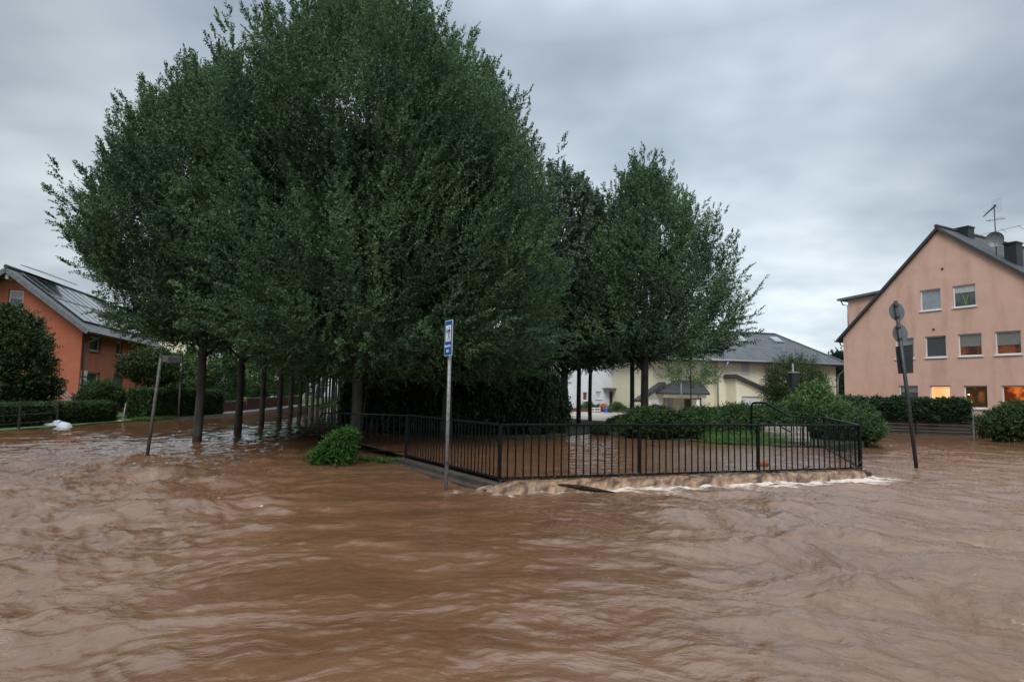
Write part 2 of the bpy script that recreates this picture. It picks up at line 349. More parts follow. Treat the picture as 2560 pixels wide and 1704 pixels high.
# ------------------------------------------------------------------ plants
def leaves(name, base, dirs, lens, per, ll, lw, m, rng, parent=None, sag=.12, spread=.8, extra=None):
    n = len(base); t = np.linspace(.12, 1, per)[None, :, None]
    base = base[:, None, :]; d = dirs[:, None, :] / np.linalg.norm(dirs[:, None, :], axis=-1, keepdims=True); L = lens[:, None, None]
    p = base + d * L * t + np.array([0, 0, -1]) * sag * L * t * t
    up = rng.normal(size=(n, 1, 3)); side = np.cross(d, up); side /= np.linalg.norm(side, axis=-1, keepdims=True) + 1e-9
    sg = np.where(np.arange(per) % 2 == 0, 1, -1)[None, :, None]
    ld = d * .55 + side * sg * spread + rng.normal(scale=.35, size=(n, per, 3)); ld /= np.linalg.norm(ld, axis=-1, keepdims=True)
    nrm = np.array([0, 0, 1.0]) * .7 + rng.normal(scale=.55, size=(n, per, 3)); wv = np.cross(ld, nrm); wv /= np.linalg.norm(wv, axis=-1, keepdims=True) + 1e-9
    sz = rng.uniform(.75, 1.25, size=(n, per, 1)) * (1.05 - .45 * t)
    ld = ld * ll * sz; wv = wv * lw * .5 * sz
    v = np.stack([p, p + ld * .45 + wv, p + ld, p + ld * .45 - wv], 2).reshape(-1, 3).astype(np.float32)
    nf = len(v) // 4
    me = bpy.data.meshes.new(name); ev = np.zeros((0, 3), np.float32); eq = np.zeros((0, 4), np.int32)
    if extra is not None: ev, eq = extra; 
    allv = np.concatenate([v, ev]) if len(ev) else v
    q = np.arange(nf * 4, dtype=np.int32).reshape(-1, 4)
    if len(eq): q = np.concatenate([q, eq + len(v)])
    me.vertices.add(len(allv)); me.vertices.foreach_set('co', allv.ravel())
    me.loops.add(q.size); me.loops.foreach_set('vertex_index', q.ravel().astype(np.int32))
    me.polygons.add(len(q)); me.polygons.foreach_set('loop_start', np.arange(0, q.size, 4, dtype=np.int32)); me.update(calc_edges=True)
    me.materials.append(m)
    return link(name, me, parent)

def make_tree(name, H, R, clear, seed, plumes=380, spr=13, per=16, ll=.135, lw=.075, fill=1500, m=None, trunk_r=.15, prof=None,
              upright=.95, lump=.13, squash=1.0, pl=(1.3, 2.4), limbs=11):
    """crown is built about z=0 = ground; returns the Empty with children trunk and crown"""
    rng = np.random.default_rng(seed); rd = random.Random(seed); m = m or M_leaf
    root = empty(name)
    prof = prof or [(0, .50), (.08, .82), (.25, 1), (.45, .97), (.65, .78), (.82, .52), (.93, .28), (1, .05)]
    pt = np.array([a for a, b in prof]); pr = np.array([b for a, b in prof])
    z0 = clear; z1 = H
    def rad(t, th):
        return R * np.interp(t, pt, pr) * (1 + lump * perlin(th * 1.3 + 5, t * 4 + seed, seed) * 2.2)
    # plumes
    tt = rng.random(plumes * 3); keep = rng.random(plumes * 3) < (np.interp(tt, pt, pr) * .8 + .25); tt = tt[keep][:plumes]; P = len(tt)
    th = rng.random(P) * 2 * np.pi; L = rng.uniform(pl[0], pl[1], P) * (R / 5) ** .5
    rr = rad(tt, th) * rng.uniform(.72, .93, P)
    base = np.stack([np.cos(th) * rr, np.sin(th) * rr * squash, z0 + tt * (z1 - z0 - L * .55)], -1)
    outw = np.stack([np.cos(th), np.sin(th), np.zeros(P)], -1)
    tilt = (1.15 - tt) * .62
    ax = outw * tilt[:, None] * (1.15 - upright * .45) + np.array([0, 0, 1.0]) * (upright * (.45 + .75 * tt))[:, None] + rng.normal(scale=.14, size=(P, 3))
    low = tt < .12; ax[low, 2] *= .25
    ax /= np.linalg.norm(ax, axis=-1, keepdims=True)
    s = np.linspace(-.35, .85, spr)[None, :] + rng.uniform(-.05, .05, (P, spr))
    sb = base[:, None, :] + ax[:, None, :] * (s * L[:, None])[..., None]
    rdm = rng.normal(size=(P, spr, 3)); rdm -= (rdm * ax[:, None, :]).sum(-1, keepdims=True) * ax[:, None, :]
    rdm /= np.linalg.norm(rdm, axis=-1, keepdims=True)
    sd = ax[:, None, :] * .9 + rdm * (.95 * (1.05 - np.clip(s, 0, 1)))[..., None]
    sL = (.28 + .42 * (1 - np.clip(s, 0, 1))) * rng.uniform(.8, 1.2, (P, spr)) * (R / 5) ** .3
    B = sb.reshape(-1, 3); D = sd.reshape(-1, 3); LL = sL.ravel()
    # fill inside
    tf = rng.random(fill); thf = rng.random(fill) * 2 * np.pi; rf = rad(tf, thf) * np.sqrt(rng.uniform(.12, .85, fill))
    Bf = np.stack([np.cos(thf) * rf, np.sin(thf) * rf * squash, z0 + tf * (z1 - z0) * .93], -1)
    Df = np.stack([np.cos(thf), np.sin(thf), np.full(fill, 1.1)], -1) + rng.normal(scale=.4, size=(fill, 3))
    B = np.concatenate([B, Bf]); D = np.concatenate([D, Df]); LL = np.concatenate([LL, rng.uniform(.5, .95, fill)])
    # wood
    mb = MB()
    top = clear + .8
    mb.tube([(0, 0, -.6), (.0, 0, 0), (.02, .01, clear * .5), (0, 0, clear * .95), (.02, 0, top + 1.5), (0, 0, z0 + (z1 - z0) * .8)],
            [trunk_r * 1.25, trunk_r * 1.12, trunk_r, trunk_r * .95, trunk_r * .6, trunk_r * .12], 10)
    for i in range(limbs):
        a = 2 * math.pi * (i + rd.uniform(-.3, .3)) / limbs; tz = rd.uniform(.12, .75); rr_ = float(rad(tz, a)) * .85
        s0 = Vector((0, 0, clear * rd.uniform(.8, 1.25))); e0 = Vector((math.cos(a) * rr_, math.sin(a) * rr_ * squash, z0 + tz * (z1 - z0)))
        mid = s0.lerp(e0, .45) + Vector((math.cos(a) * rr_ * .12, math.sin(a) * rr_ * .12, -.1))
        mb.tube([s0, s0.lerp(mid, .5), mid, mid.lerp(e0, .5), e0], [trunk_r * .42, trunk_r * .36, trunk_r * .26, trunk_r * .17, .01], 6)
        for k in range(4):
            q0 = mid.lerp(e0, rd.uniform(0, .6)); aa = a + rd.uniform(-.8, .8)
            q1 = q0 + Vector((math.cos(aa) * rd.uniform(.4, 1.3), math.sin(aa) * rd.uniform(.4, 1.3), rd.uniform(1.2, 2.8) * H / 14))
            mb.tube([q0, q0.lerp(q1, .5) + Vector((math.cos(aa) * .12, math.sin(aa) * .12, 0)), q1], [trunk_r * .15, trunk_r * .1, .006], 5)
    mb.build('trunk', M_bark, root, smooth=True)
    leaves('crown', B, D, LL, per, ll, lw, m, rng, root)
    return root

def make_shrub(name, blobs, n, per, ll, lw, m, seed, loc=(0, 0, 0), stem=True, up=.7, slen=(.18, .42), parent=None, shell=.55):
    """blobs: (x,y,z,rx,ry,rz) ellipsoids in local space"""
    rng = np.random.default_rng(seed); root = empty(name, loc)
    vol = np.array([b[3] * b[4] + b[4] * b[5] + b[3] * b[5] for b in blobs]); cnt = rng.choice(len(blobs), n, p=vol / vol.sum())
    bl = np.array(blobs)[cnt]; d = rng.normal(size=(n, 3)); d /= np.linalg.norm(d, axis=-1, keepdims=True)
    r = rng.uniform(shell, 1.0, n) ** .7; r *= 1 + .16 * perlin(d[:, 0] * 3 + cnt * 7.1, d[:, 2] * 3 + d[:, 1] * 2, seed) * 2
    p = bl[:, :3] + d * r[:, None] * bl[:, 3:]; p[:, 2] = np.abs(p[:, 2] - .02) + .02
    D = d * np.array([1, 1, .6]) + np.array([0, 0, up]) + rng.normal(scale=.35, size=(n, 3))
    if stem:
        mb = MB(); rd = random.Random(seed)
        for b in blobs[:8]:
            for k in range(3):
                e0 = Vector((b[0] + rd.uniform(-.5, .5) * b[3], b[1] + rd.uniform(-.5, .5) * b[4], b[2] + rd.uniform(0, .5) * b[5]))
                s0 = Vector((b[0] * .5 + rd.uniform(-.1, .1), b[1] * .5 + rd.uniform(-.1, .1), -.25))
                mb.tube([s0, s0.lerp(e0, .5) + Vector((rd.uniform(-.1, .1), rd.uniform(-.1, .1), .05)), e0], [.035, .024, .008], 5)
        mb.build('stem', M_bark, root, smooth=True)
    leaves('foliage', p, D, rng.uniform(slen[0], slen[1], n), per, ll, lw, m, rng, root)
    return root

def make_hedge(name, p0, p1, width, h0, h1, z, n, ll, lw, m, seed, rough=.08, per=7, thing=True, tops=None):
    p0, p1 = Vector(p0[:2]), Vector(p1[:2]); d = (p1 - p0); Lh = d.length; d /= Lh; nr = Vector((-d.y, d.x))
    rng = np.random.default_rng(seed); root = empty(name, (p0.x, p0.y, z))
    s = rng.random(n) * Lh; hh = h0 + (h1 - h0) * s / Lh; k = rng.random(n)
    face = rng.random(n); v = np.empty(n); zz = np.empty(n)
    ftop = width / (width + 2 * max(h0, h1)); top = face < ftop + .12
    zz[top] = hh[top] * (1 + .0 * k[top]); v[top] = (rng.random(top.sum()) - .5) * width
    sd = ~top; zz[sd] = rng.random(sd.sum()) * hh[sd]; v[sd] = np.where(rng.random(sd.sum()) < .7, -1, 1) * width / 2
    en = rng.random(n) < 1.4 * width / Lh; s = np.where(en, np.where(rng.random(n) < .5, .0, Lh) , s); v = np.where(en, (rng.random(n) - .5) * width, v); zz = np.where(en, rng.random(n) * np.where(s > 0, h1, h0), zz); top = top & ~en
    wob = rough * perlin(s * 1.7, zz * 2 + v * 3, seed) * 2.5
    zz = np.maximum(zz + np.where(top, wob, 0) - rng.random(n) * rough, .01); v = v + np.where(top, 0, np.sign(v) * wob)
    B = np.stack([d.x * s + nr.x * v, d.y * s + nr.y * v, zz], -1)
    D = np.stack([nr.x * v, nr.y * v, np.where(top, 1.0, .45) * width], -1) * 1.0 + rng.normal(scale=.35 * width, size=(n, 3))
    leaves('foliage', B, D, rng.uniform(.08, .2 + rough, n), per, ll, lw, m, rng, root)
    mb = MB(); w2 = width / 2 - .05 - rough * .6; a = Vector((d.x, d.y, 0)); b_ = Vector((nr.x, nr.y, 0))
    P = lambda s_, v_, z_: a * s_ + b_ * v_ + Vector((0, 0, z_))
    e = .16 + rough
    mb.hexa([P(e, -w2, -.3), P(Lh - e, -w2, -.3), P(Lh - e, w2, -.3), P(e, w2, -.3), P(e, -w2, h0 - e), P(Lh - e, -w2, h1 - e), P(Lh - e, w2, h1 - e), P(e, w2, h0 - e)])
    mb.build('dark_core', M_core, root)  # solid box added inside to make the hedge opaque, coloured dark like its shade
    return root

# ================================================================== SETTING: ground, water, pavements
A = atz(1248, 1197, .21)                                    # front corner of the pond railing
C_ = Vector((-2.72, 15.9, 0)); B_ = Vector((8.75, 15.15, 0)); A.z = 0
AB = (B_ - A); LAB = AB.length; dAB = AB.normalized(); nAB = Vector((dAB.y, -dAB.x, 0))   # nAB points to the camera side
AC = (C_ - A); LAC = AC.length; dAC = AC.normalized(); nAC = Vector((dAC.y, -dAC.x, 0)) * -1
if nAC.x > 0: nAC = -nAC

mb = MB(); mb.poly([(-1500, -300, -.6), (1500, -300, -.6), (1500, 2500, -.6), (-1500, 2500, -.6)])
tag(mb.build('ground', M_soil), kind='structure')

# ---- water material: muddy, silt filled, glossy
def water_mat():
    m = bpy.data.materials.new('muddy_water'); m.use_nodes = True; t = m.node_tree; b = t.nodes['Principled BSDF']; lk = t.links.new
    co = nn(t, 'ShaderNodeTexCoord'); fa = nn(t, 'ShaderNodeAttribute'); fa.attribute_name = 'foam'
    ua = nn(t, 'ShaderNodeAttribute'); ua.attribute_name = 'flow_u'; va = nn(t, 'ShaderNodeAttribute'); va.attribute_name = 'flow_v'
    c = nn(t, 'ShaderNodeCombineXYZ'); lk(ua.outputs['Fac'], c.inputs[0]); lk(va.outputs['Fac'], c.inputs[1])
    def noise(scale, det, sx, sy, ro=.5, dist=0):
        mp_ = nn(t, 'ShaderNodeMapping'); mp_.inputs['Scale'].default_value = (sx, sy, 1); lk(c.outputs[0], mp_.inputs[0])
        n = nn(t, 'ShaderNodeTexNoise'); n.inputs['Scale'].default_value = scale; n.inputs['Detail'].default_value = det
        n.inputs['Roughness'].default_value = ro; n.inputs['Distortion'].default_value = dist; lk(mp_.outputs[0], n.inputs['Vector']); return n.outputs['Fac']
    base = noise(.8, 7, .5, 2.2, .6, .5)
    r = nn(t, 'ShaderNodeValToRGB'); e = r.color_ramp.elements; e[0].position = .3; e[0].color = (.112, .054, .028, 1); e[1].position = .7; e[1].color = (.170, .090, .050, 1)
    lk(base, r.inputs[0])
    fno = nn(t, 'ShaderNodeTexNoise'); fno.inputs['Scale'].default_value = 5.5; fno.inputs['Detail'].default_value = 10; fno.inputs['Roughness'].default_value = .78; fno.inputs['Distortion'].default_value = .8
    fmp = nn(t, 'ShaderNodeMapping'); fmp.inputs['Scale'].default_value = (1, 1.6, 2); lk(co.outputs['Object'], fmp.inputs[0]); lk(fmp.outputs[0], fno.inputs['Vector']); fn = fno.outputs['Fac']
    s = nn(t, 'ShaderNodeMath', operation='ADD'); lk(fn, s.inputs[0]); lk(fa.outputs['Fac'], s.inputs[1])
    mr = nn(t, 'ShaderNodeMapRange'); mr.inputs['From Min'].default_value = .90; mr.inputs['From Max'].default_value = 1.12; lk(s.outputs[0], mr.inputs[0])
    mx_ = nn(t, 'ShaderNodeMix', data_type='RGBA'); lk(mr.outputs[0], mx_.inputs[0]); lk(r.outputs[0], mx_.inputs['A']); mx_.inputs['B'].default_value = (.62, .53, .46, 1)
    # lighter streaks along the streams: pale sky reflection put into the colour
    sn_ = noise(2.6, 9, .7, 2.0, .66, 1.2); ss = nn(t, 'ShaderNodeMath', operation='MULTIPLY_ADD'); lk(fa.outputs['Fac'], ss.inputs[0]); ss.inputs[1].default_value = .55; lk(sn_, ss.inputs[2])
    m2_ = nn(t, 'ShaderNodeMapRange'); m2_.inputs['From Min'].default_value = .58; m2_.inputs['From Max'].default_value = .80; m2_.inputs['To Max'].default_value = .22; lk(ss.outputs[0], m2_.inputs[0])
    x2 = nn(t, 'ShaderNodeMix', data_type='RGBA'); lk(m2_.outputs[0], x2.inputs[0]); lk(r.outputs[0], x2.inputs['A']); x2.inputs['B'].default_value = (.27, .18, .125, 1); lk(x2.outputs['Result'], mx_.inputs['A'])
    lk(mx_.outputs['Result'], b.inputs['Base Color'])
    rr = nn(t, 'ShaderNodeMapRange'); rr.inputs['To Min'].default_value = .035; rr.inputs['To Max'].default_value = .6; lk(mr.outputs[0], rr.inputs[0]); lk(rr.outputs[0], b.inputs['Roughness'])
    b.inputs['IOR'].default_value = 1.55; b.inputs['Specular IOR Level'].default_value = .6
    h1 = noise(3.6, 7, 1, 1.9, .62, .5); h2 = noise(15, 3, 1, 1.7, .6)
    ad = nn(t, 'ShaderNodeMath', operation='MULTIPLY_ADD'); lk(h2, ad.inputs[0]); ad.inputs[1].default_value = .28; lk(h1, ad.inputs[2])
    bp = nn(t, 'ShaderNodeBump'); bp.inputs['Distance'].default_value = .075; ca = nn(t, 'ShaderNodeAttribute'); ca.attribute_name = 'chop'; lk(ca.outputs['Fac'], bp.inputs['Strength'])
    lk(ad.outputs[0], bp.inputs['Height']); lk(bp.outputs[0], b.inputs['Normal'])
    return m
M_water = water_mat()

def flow(x, y):
    v = y + 3.2 * (np.sqrt(1 + (x / 4.2) ** 2) - 1) + .55 * perlin(x * .22, y * .3, 3) + .30 * perlin(x * .8, y * 1.0, 4) + .09 * perlin(x * 2.3, y * 2.8, 6)
    u = x + .5 * perlin(x * .25, y * .25, 5)
    return u, v
def ridge(n): return 1 - 2 * np.abs(n) ** .8
# the open flood: finer rows near the photographer
nr_, nc_ = 900, 900
yy = 2.0 * (260 / 2.0) ** np.linspace(0, 1, nr_)
ii = np.linspace(-1, 1, nc_)
Yg = np.repeat(yy[:, None], nc_, 1); Xg = ii[None, :] * (1.0 * Yg + 4.5)
U, V = flow(Xg, Yg)
left = smooth(-1.0, -4.5, Xg + .12 * Yg) * smooth(30, 9, Yg); right = smooth(.6, 3.5, Xg) * smooth(26, 8, Yg)
calm = smooth(2.6, .4, np.abs(Xg + .6)) * smooth(14, 10, Yg)
turb = np.clip(.55 + 1.25 * left + .95 * right, 0, 2.0) * (1 - .25 * calm)
under0 = smooth(-3.0, -6.5, Xg + .25 * (Yg - 15)) * smooth(13, 17, Yg)
Z = .045 * perlin(U * .45, V * .8, 11) + .040 * perlin(U * .7, V * 1.7, 12) * turb
Z += .07 * perlin(Xg * .6 + .25 * V, Yg * 1.0, 21) * (.3 + left + right) * smooth(24, 9, Yg)
Z *= (1 - .5 * under0)
Z += .16 * perlin(U * .36 + 9, V * .85, 18) * np.clip(turb - .3, 0, 1.4) * smooth(20, 8, Yg)
Z += .035 * perlin(Xg * 1.7 + V, Yg * 2.2, 19) * (.25 + left + .5 * right) * smooth(30, 8, Yg) + .018 * ridge(perlin(Xg * 3.1 - V, Yg * 4.6, 20)) * (.2 + left + .5 * right) * smooth(26, 8, Yg)
Z += .020 * ridge(perlin(U * .85, V * 1.9, 13)) * turb + .022 * perlin(U * 1.9, V * 3.4, 14) * (.45 + turb)
Z += .0095 * ridge(perlin(U * 2.4, V * 4.8, 15)) * (.25 + turb) + .0035 * ridge(perlin(U * 7, V * 11, 16)) * smooth(30, 6, Yg)
lump = np.clip(perlin(Xg * .9 + .3 * V, V * 1.1, 17) - .12, 0, 1); Z += .16 * lump * left + .08 * lump * right
far = smooth(60, 14, Yg); Z *= (.25 + .75 * far) * 1.4
# foot of the weir: churned water along the railing
rel = np.stack([Xg - A.x, Yg - A.y], -1)
sAB = rel[..., 0] * dAB.x + rel[..., 1] * dAB.y; dperp = rel[..., 0] * nAB.x + rel[..., 1] * nAB.y
def weir_out(s): return .52 + .22 * np.clip(1 - s / 4, 0, 1) + .05 * perlin(s * 2.2, s * 0, 31) * 2
foot = weir_out(sAB)
on = smooth(-1.6, .0, sAB) * smooth(LAB + 1.5, LAB - .6, sAB)
wd = .46 + .26 * perlin(sAB * .8, dperp * .8, 33) + .35 * smooth(3, 8.5, sAB)
band = np.exp(-np.clip((dperp - foot + .05) / wd, 0, 9) ** 1.5) * (dperp > -.3) * on
Z *= 1 - .85 * smooth(1.9, .7, dperp) * smooth(-.9, -.3, dperp) * smooth(-1.8, -.4, sAB) * smooth(LAB + 2, LAB + .3, sAB)
Z += band * (.012 + .05 * perlin(sAB * 3, dperp * 4, 34) + .028 * ridge(perlin(sAB * 5, dperp * 6, 35)))
foam = .47 * band * (.97 + .75 * perlin(sAB * 4.1, dperp * 6, 61))
tr = smooth(2.2, .1, dperp - foot) * (dperp > 0) * smooth(0.5, 3, sAB) * smooth(LAB + 5.0, LAB + 1, sAB)
foam += .38 * tr * (.5 + 1.1 * perlin(U * .8, V * 2.4, 36))
crest = ridge(perlin(U * .8, V * 2.3, 13))
foam += .20 * left * smooth(.1, .8, crest) * smooth(5.0, 9, Yg) + .10 * right * smooth(.4, .95, crest)
foam += .20 * np.clip(perlin(U * .35, V * 1.3, 37) - .12, 0, 1) * 2.2 * (left + .7 * right)
line = np.exp(-((V - 16.3 - .25 * perlin(U * .5, U * 0, 38)) / .13) ** 2) * smooth(6.5, 9, Xg) * smooth(15, 10, Xg); foam += .38 * line; Z += .03 * line
spk = (perlin(Xg * 9, Yg * 9, 39) > .52) * smooth(4.2, 2.0, np.abs(Xg + 1.8)) * smooth(1.6, .4, np.abs(Yg - 9.7)); foam += .5 * spk
# waves breaking around poles
for (qx, qy) in ((-1.19, 11.5), (-9.6, 15.7), (11.1, 16.6), (-10.5, 20.0), (-11.3, 24.7)):
    d2 = np.sqrt((Xg - qx) ** 2 + (Yg - qy) ** 2); Z += .035 * np.exp(-(d2 / .22) ** 2); foam += .28 * np.exp(-((d2 - .2) / .13) ** 2)
under = smooth(-3.0, -6.5, Xg + .25 * (Yg - 15)) * smooth(13, 17, Yg)
chop = np.clip(.18 + .22 * turb, 0, .7) * (1 - .72 * under) * (.35 + .65 * smooth(45, 16, Yg))
water = grid_mesh('flood_water', Xg, Yg, Z, M_water, {'foam': foam, 'chop': chop, 'flow_u': U, 'flow_v': V})
tag(water, kind='structure')
# the higher, calmer water held back inside the railing
Fp = A + dAC * 18; E_ = Vector((14.5, 30, 0))
n1_, n2_ = 420, 420
s_ = np.linspace(0, 1, n1_)[None, :]; t_ = np.linspace(0, 1, n2_)[:, None] ** 1.2
P0 = A - dAB * .0 + nAB * .07; P1 = B_ + dAB * .15 + nAB * .07
X2 = (P0.x * (1 - s_) + P1.x * s_) * (1 - t_) + (Fp.x * (1 - s_) + E_.x * s_) * t_
Y2 = (P0.y * (1 - s_) + P1.y * s_) * (1 - t_) + (Fp.y * (1 - s_) + E_.y * s_) * t_
Z2 = .205 + .022 * perlin(X2 * .9, Y2 * 1.6, 41) + .014 * ridge(perlin(X2 * 1.5, Y2 * 3.6, 42)) + .007 * perlin(X2 * 4, Y2 * 9, 43)
Z2 *= np.ones_like(X2)
edge = np.clip(1 - t_ / .05, 0, 1) * np.ones_like(X2)
foam2 = .5 * edge * (.6 + perlin(X2 * 2, Y2 * 5, 44)) + .25 * np.clip(perlin(X2 * .4, Y2 * 1.6, 45) - .1, 0, 1)
Z2 -= .02 * edge ** 2
tag(grid_mesh('pond_water', X2, Y2, Z2, M_water, {'foam': foam2, 'chop': .26 + 0 * X2, 'flow_u': X2, 'flow_v': Y2}), kind='structure')
# the sheet of water falling from the kerb under the railing
ns, nk = 1500, 36
S = np.linspace(-.35, LAB + .25, ns)[None, :] * np.ones((nk, 1)); K = np.linspace(0, 1, nk)[:, None] * np.ones((1, ns))
endf = smooth(-.38, .25, S) * smooth(LAB + .3, LAB - .15, S)
outw_ = (weir_out(S) * (1 + .07 * perlin(S * 5, K * 1.2, 51)) + .02) * (.1 + .9 * endf)
zz = .205 * (1 - K ** 1.9) - .02
rib = perlin(S * 7 + K * 2.5, K * 1.2, 52) * .4 + ridge(perlin(S * 19 + K * 5, K * 1.3, 53)) * .4 + perlin(S * 40 + K * 8, K * 1.6, 56) * .35
off = outw_ * K ** .85 + .045 * rib * K
zz = zz + .04 * rib * np.sin(np.pi * np.clip(K, 0, 1)) + .012 * perlin(S * 3, K, 54) - .1 * (1 - endf)
sk = -.28 * K                                                # the sheet is swept along with the current
X3 = A.x + dAB.x * (S + sk) + nAB.x * (off + .03); Y3 = A.y + dAB.y * (S + sk) + nAB.y * (off + .03)
foam3 = .16 * smooth(.3, .9, rib) + .55 * smooth(.82, 1, K) - .08
M_fall = M_water.copy(); M_fall.name = 'falling_water'
for n in M_fall.node_tree.nodes:
    if n.type == 'VALTORGB':
        n.color_ramp.elements[0].color = (.085, .042, .022, 1); n.color_ramp.elements[1].color = (.50, .32, .20, 1); n.color_ramp.elements[0].position = .38; n.color_ramp.elements[1].position = .62
    if n.type == 'MAP_RANGE' and abs(n.inputs['To Min'].default_value - .035) < 1e-4: n.inputs['To Min'].default_value = .3
fall = grid_mesh('weir_water', X3, Y3, zz, M_fall, {'foam': foam3, 'chop': .8 + 0 * X3, 'flow_u': S * 11 + K * 2, 'flow_v': K})
tag(fall, kind='structure')

# ---- dry land standing out of the flood
def land(name, pts, z, m, th=.7, jitter=.0):
    mb = MB(); n = len(pts); P = [(p[0], p[1], z) for p in pts]
    mb.poly(P); 
    for i in range(n):
        a, b = P[i], P[(i + 1) % n]; mb.poly([(a[0], a[1], z - th), (b[0], b[1], z - th), b, a][::-1])
    o = mb.build(name, m); return tag(o, kind='structure')
def jit(pts, k=5, a=.18, seed=1):
    rd = random.Random(seed); o = []
    for i in range(len(pts) - 1):
        p, q = Vector(pts[i][:2]), Vector(pts[i + 1][:2])
        for j in range(k):
            t = p.lerp(q, j / k); o.append((t.x + rd.uniform(-a, a), t.y + rd.uniform(-a, a)))
    o.append(tuple(pts[-1][:2])); return o
e1 = [atz(px, py, .07) for px, py in ((-260, 1100), (0, 1075), (150, 1064), (325, 1051), (380, 1046), (555, 1036), (700, 1021), (800, 1009), (850, 1003))]
land('garden_lawn', jit(e1) + [(-40, 300), (-160, 300), (-160, 20)], .07, M_lawn)
pv = [atz(px, py, .12) for px, py in ((395, 1045), (555, 1035.5), (700, 1021), (800, 1009))]
land('sidewalk', [(p.x, p.y) for p in pv] + [(p.x - 1.6, p.y + .1) for p in reversed(pv)], .12, M_asph, .3)
e2 = [atz(px, py, .26) for px, py in ((905, 1048), (960, 1066), (1090, 1082), (1250, 1092), (1400, 1088), (1470, 1080), (1600, 1090), (1700, 1098), (1850, 1108), (1990, 1114), (2080, 1113), (2160, 1104))]
land('creek_bank', jit(e2, 4, .14) + [(16.5, 33), (20, 42), (24, 52), (60, 60), (120, 60), (120, 300), (-38, 300), (-9.6, 34)], .26, M_bank)
e3 = [atz(px, py, .28) for px, py in ((1380, 1042), (1480, 1050), (1600, 1058), (1640, 1060))]
land('side_street', [(p.x, p.y) for p in e3] + [(22, 52), (22, 58), (-4, 62)], .285, M_pave, .1)
vg = [atz(px, py, .13) for px, py in ((815, 1018), (840, 1024), (900, 1026))]
land('verge', [(-19.3, 60), (-18.5, 58), (-30, 120), (-33, 120)], .13, M_lawn, .3)
# low concrete kerb that carries the railing
kw = wroot('pond_kerb', (A.x, A.y, 0), 'dark wet concrete kerb under the short left run of railing', 'kerb')
mb = MB(); k0 = A - dAC * .15 + nAC * .05; k1 = C_ + dAC * .2 + nAC * .05
mb.bar((k0.x, k0.y, -.18), (k1.x, k1.y, -.18), .34, .66)
k2 = C_ + Vector((.1, .02, 0)); k3 = Vector((-5.6, 16.9, 0)); mb.bar((k2.x, k2.y, -.19), (k3.x, k3.y, -.19), .3, .62)
mb.bar((A.x - .1, A.y + .03, -.26), (B_.x + .2, B_.y + .03, -.26), .22, .8)
mb.build('kerb_stone', M_conc, kw, bevel=.02)
mb = MB(); a_ = k0 + nAC * .26; b_ = k1 + nAC * .26
mb.bar((a_.x, a_.y, -.26), (b_.x, b_.y, -.26), .22, .62); mb.build('lower_step', M_conc, kw, bevel=.015)

# ================================================================== RAILINGS
def railing(root, segs, count, sub=True, zt=1.27, zb=.225, bars=None, dense=.0145):
    for (p, q, nb, nbar) in segs:
        p, q = Vector((p[0], p[1], 0)), Vector((q[0], q[1], 0))
        m1 = MB(); m1.bar(p + Vector((0, 0, zt)), q + Vector((0, 0, zt)), .062, .045); m1.build('top_rail', M_rail, root, bevel=.006)
        m2 = MB(); m2.bar(p + Vector((0, 0, zb)), q + Vector((0, 0, zb)), .05, .042); m2.build('bottom_rail', M_rail, root, bevel=.004)
        d = (q - p); L = d.length; d /= L; rz = math.atan2(d.y, d.x)
        for i in range(nb):
            for k in range(1, nbar + 1):
                c = p + d * (L * (i + k / (nbar + 1)) / nb)
                b = MB(); b.box((c.x, c.y, (zt + zb) / 2), (dense * 2, .012, zt - zb - .05), rz); b.build('baluster', M_rail, root)
def posts(root, pts, zt=1.25, z0=-.3, s=.07):
    for p, rz in pts:
        b = MB(); b.box((p[0], p[1], (zt + z0) / 2), (s, s * .8, zt - z0), rz); b.build('post', M_rail, root, bevel=.006)
rzAB = math.atan2(dAB.y, dAB.x); rzAC = math.atan2(dAC.y, dAC.x)
R1 = wroot('railing', (A.x, A.y, 0), 'long dark steel railing along the kerb where the water pours over', 'railing', 'steel railings around the pond')
railing(R1, [(A, B_, 3, 18)], 3)
posts(R1, [(A + dAB * (LAB * i / 3), rzAB) for i in range(4)])
R2 = wroot('railing', (C_.x, C_.y, 0), 'short dark railing running back from the front corner beside the blue sign pole', 'railing', 'steel railings around the pond')
railing(R2, [(A + dAC * .07, C_, 2, 14)], 2)
posts(R2, [(A + dAC * (LAC * .5), rzAC), (C_, rzAC)])
R3 = wroot('railing', (-4, 16.2, 0), 'thin railing with a rounded end post behind the bright green bush', 'railing', 'steel railings around the pond')
D_ = Vector((-5.3, 16.75, 0))
mb = MB(); c0 = C_ + Vector((-.04, .01, 0))
mb.tube([(c0.x, c0.y, 1.25), (D_.x + .18, D_.y - .03, 1.25), (D_.x + .06, D_.y, 1.2), (D_.x, D_.y, 1.06), (D_.x, D_.y, -.3)], .021, 8)
mb.build('top_rail', M_rail, R3, smooth=True)
mb = MB(); mb.bar((c0.x, c0.y, .3), (D_.x, D_.y, .3), .03, .03); mb.build('bottom_rail', M_rail, R3)
for k in range(1, 16):
    c = c0.lerp(D_, k / 16); b = MB(); b.box((c.x, c.y, .78), (.014, .014, .92)); b.build('baluster', M_rail, R3)
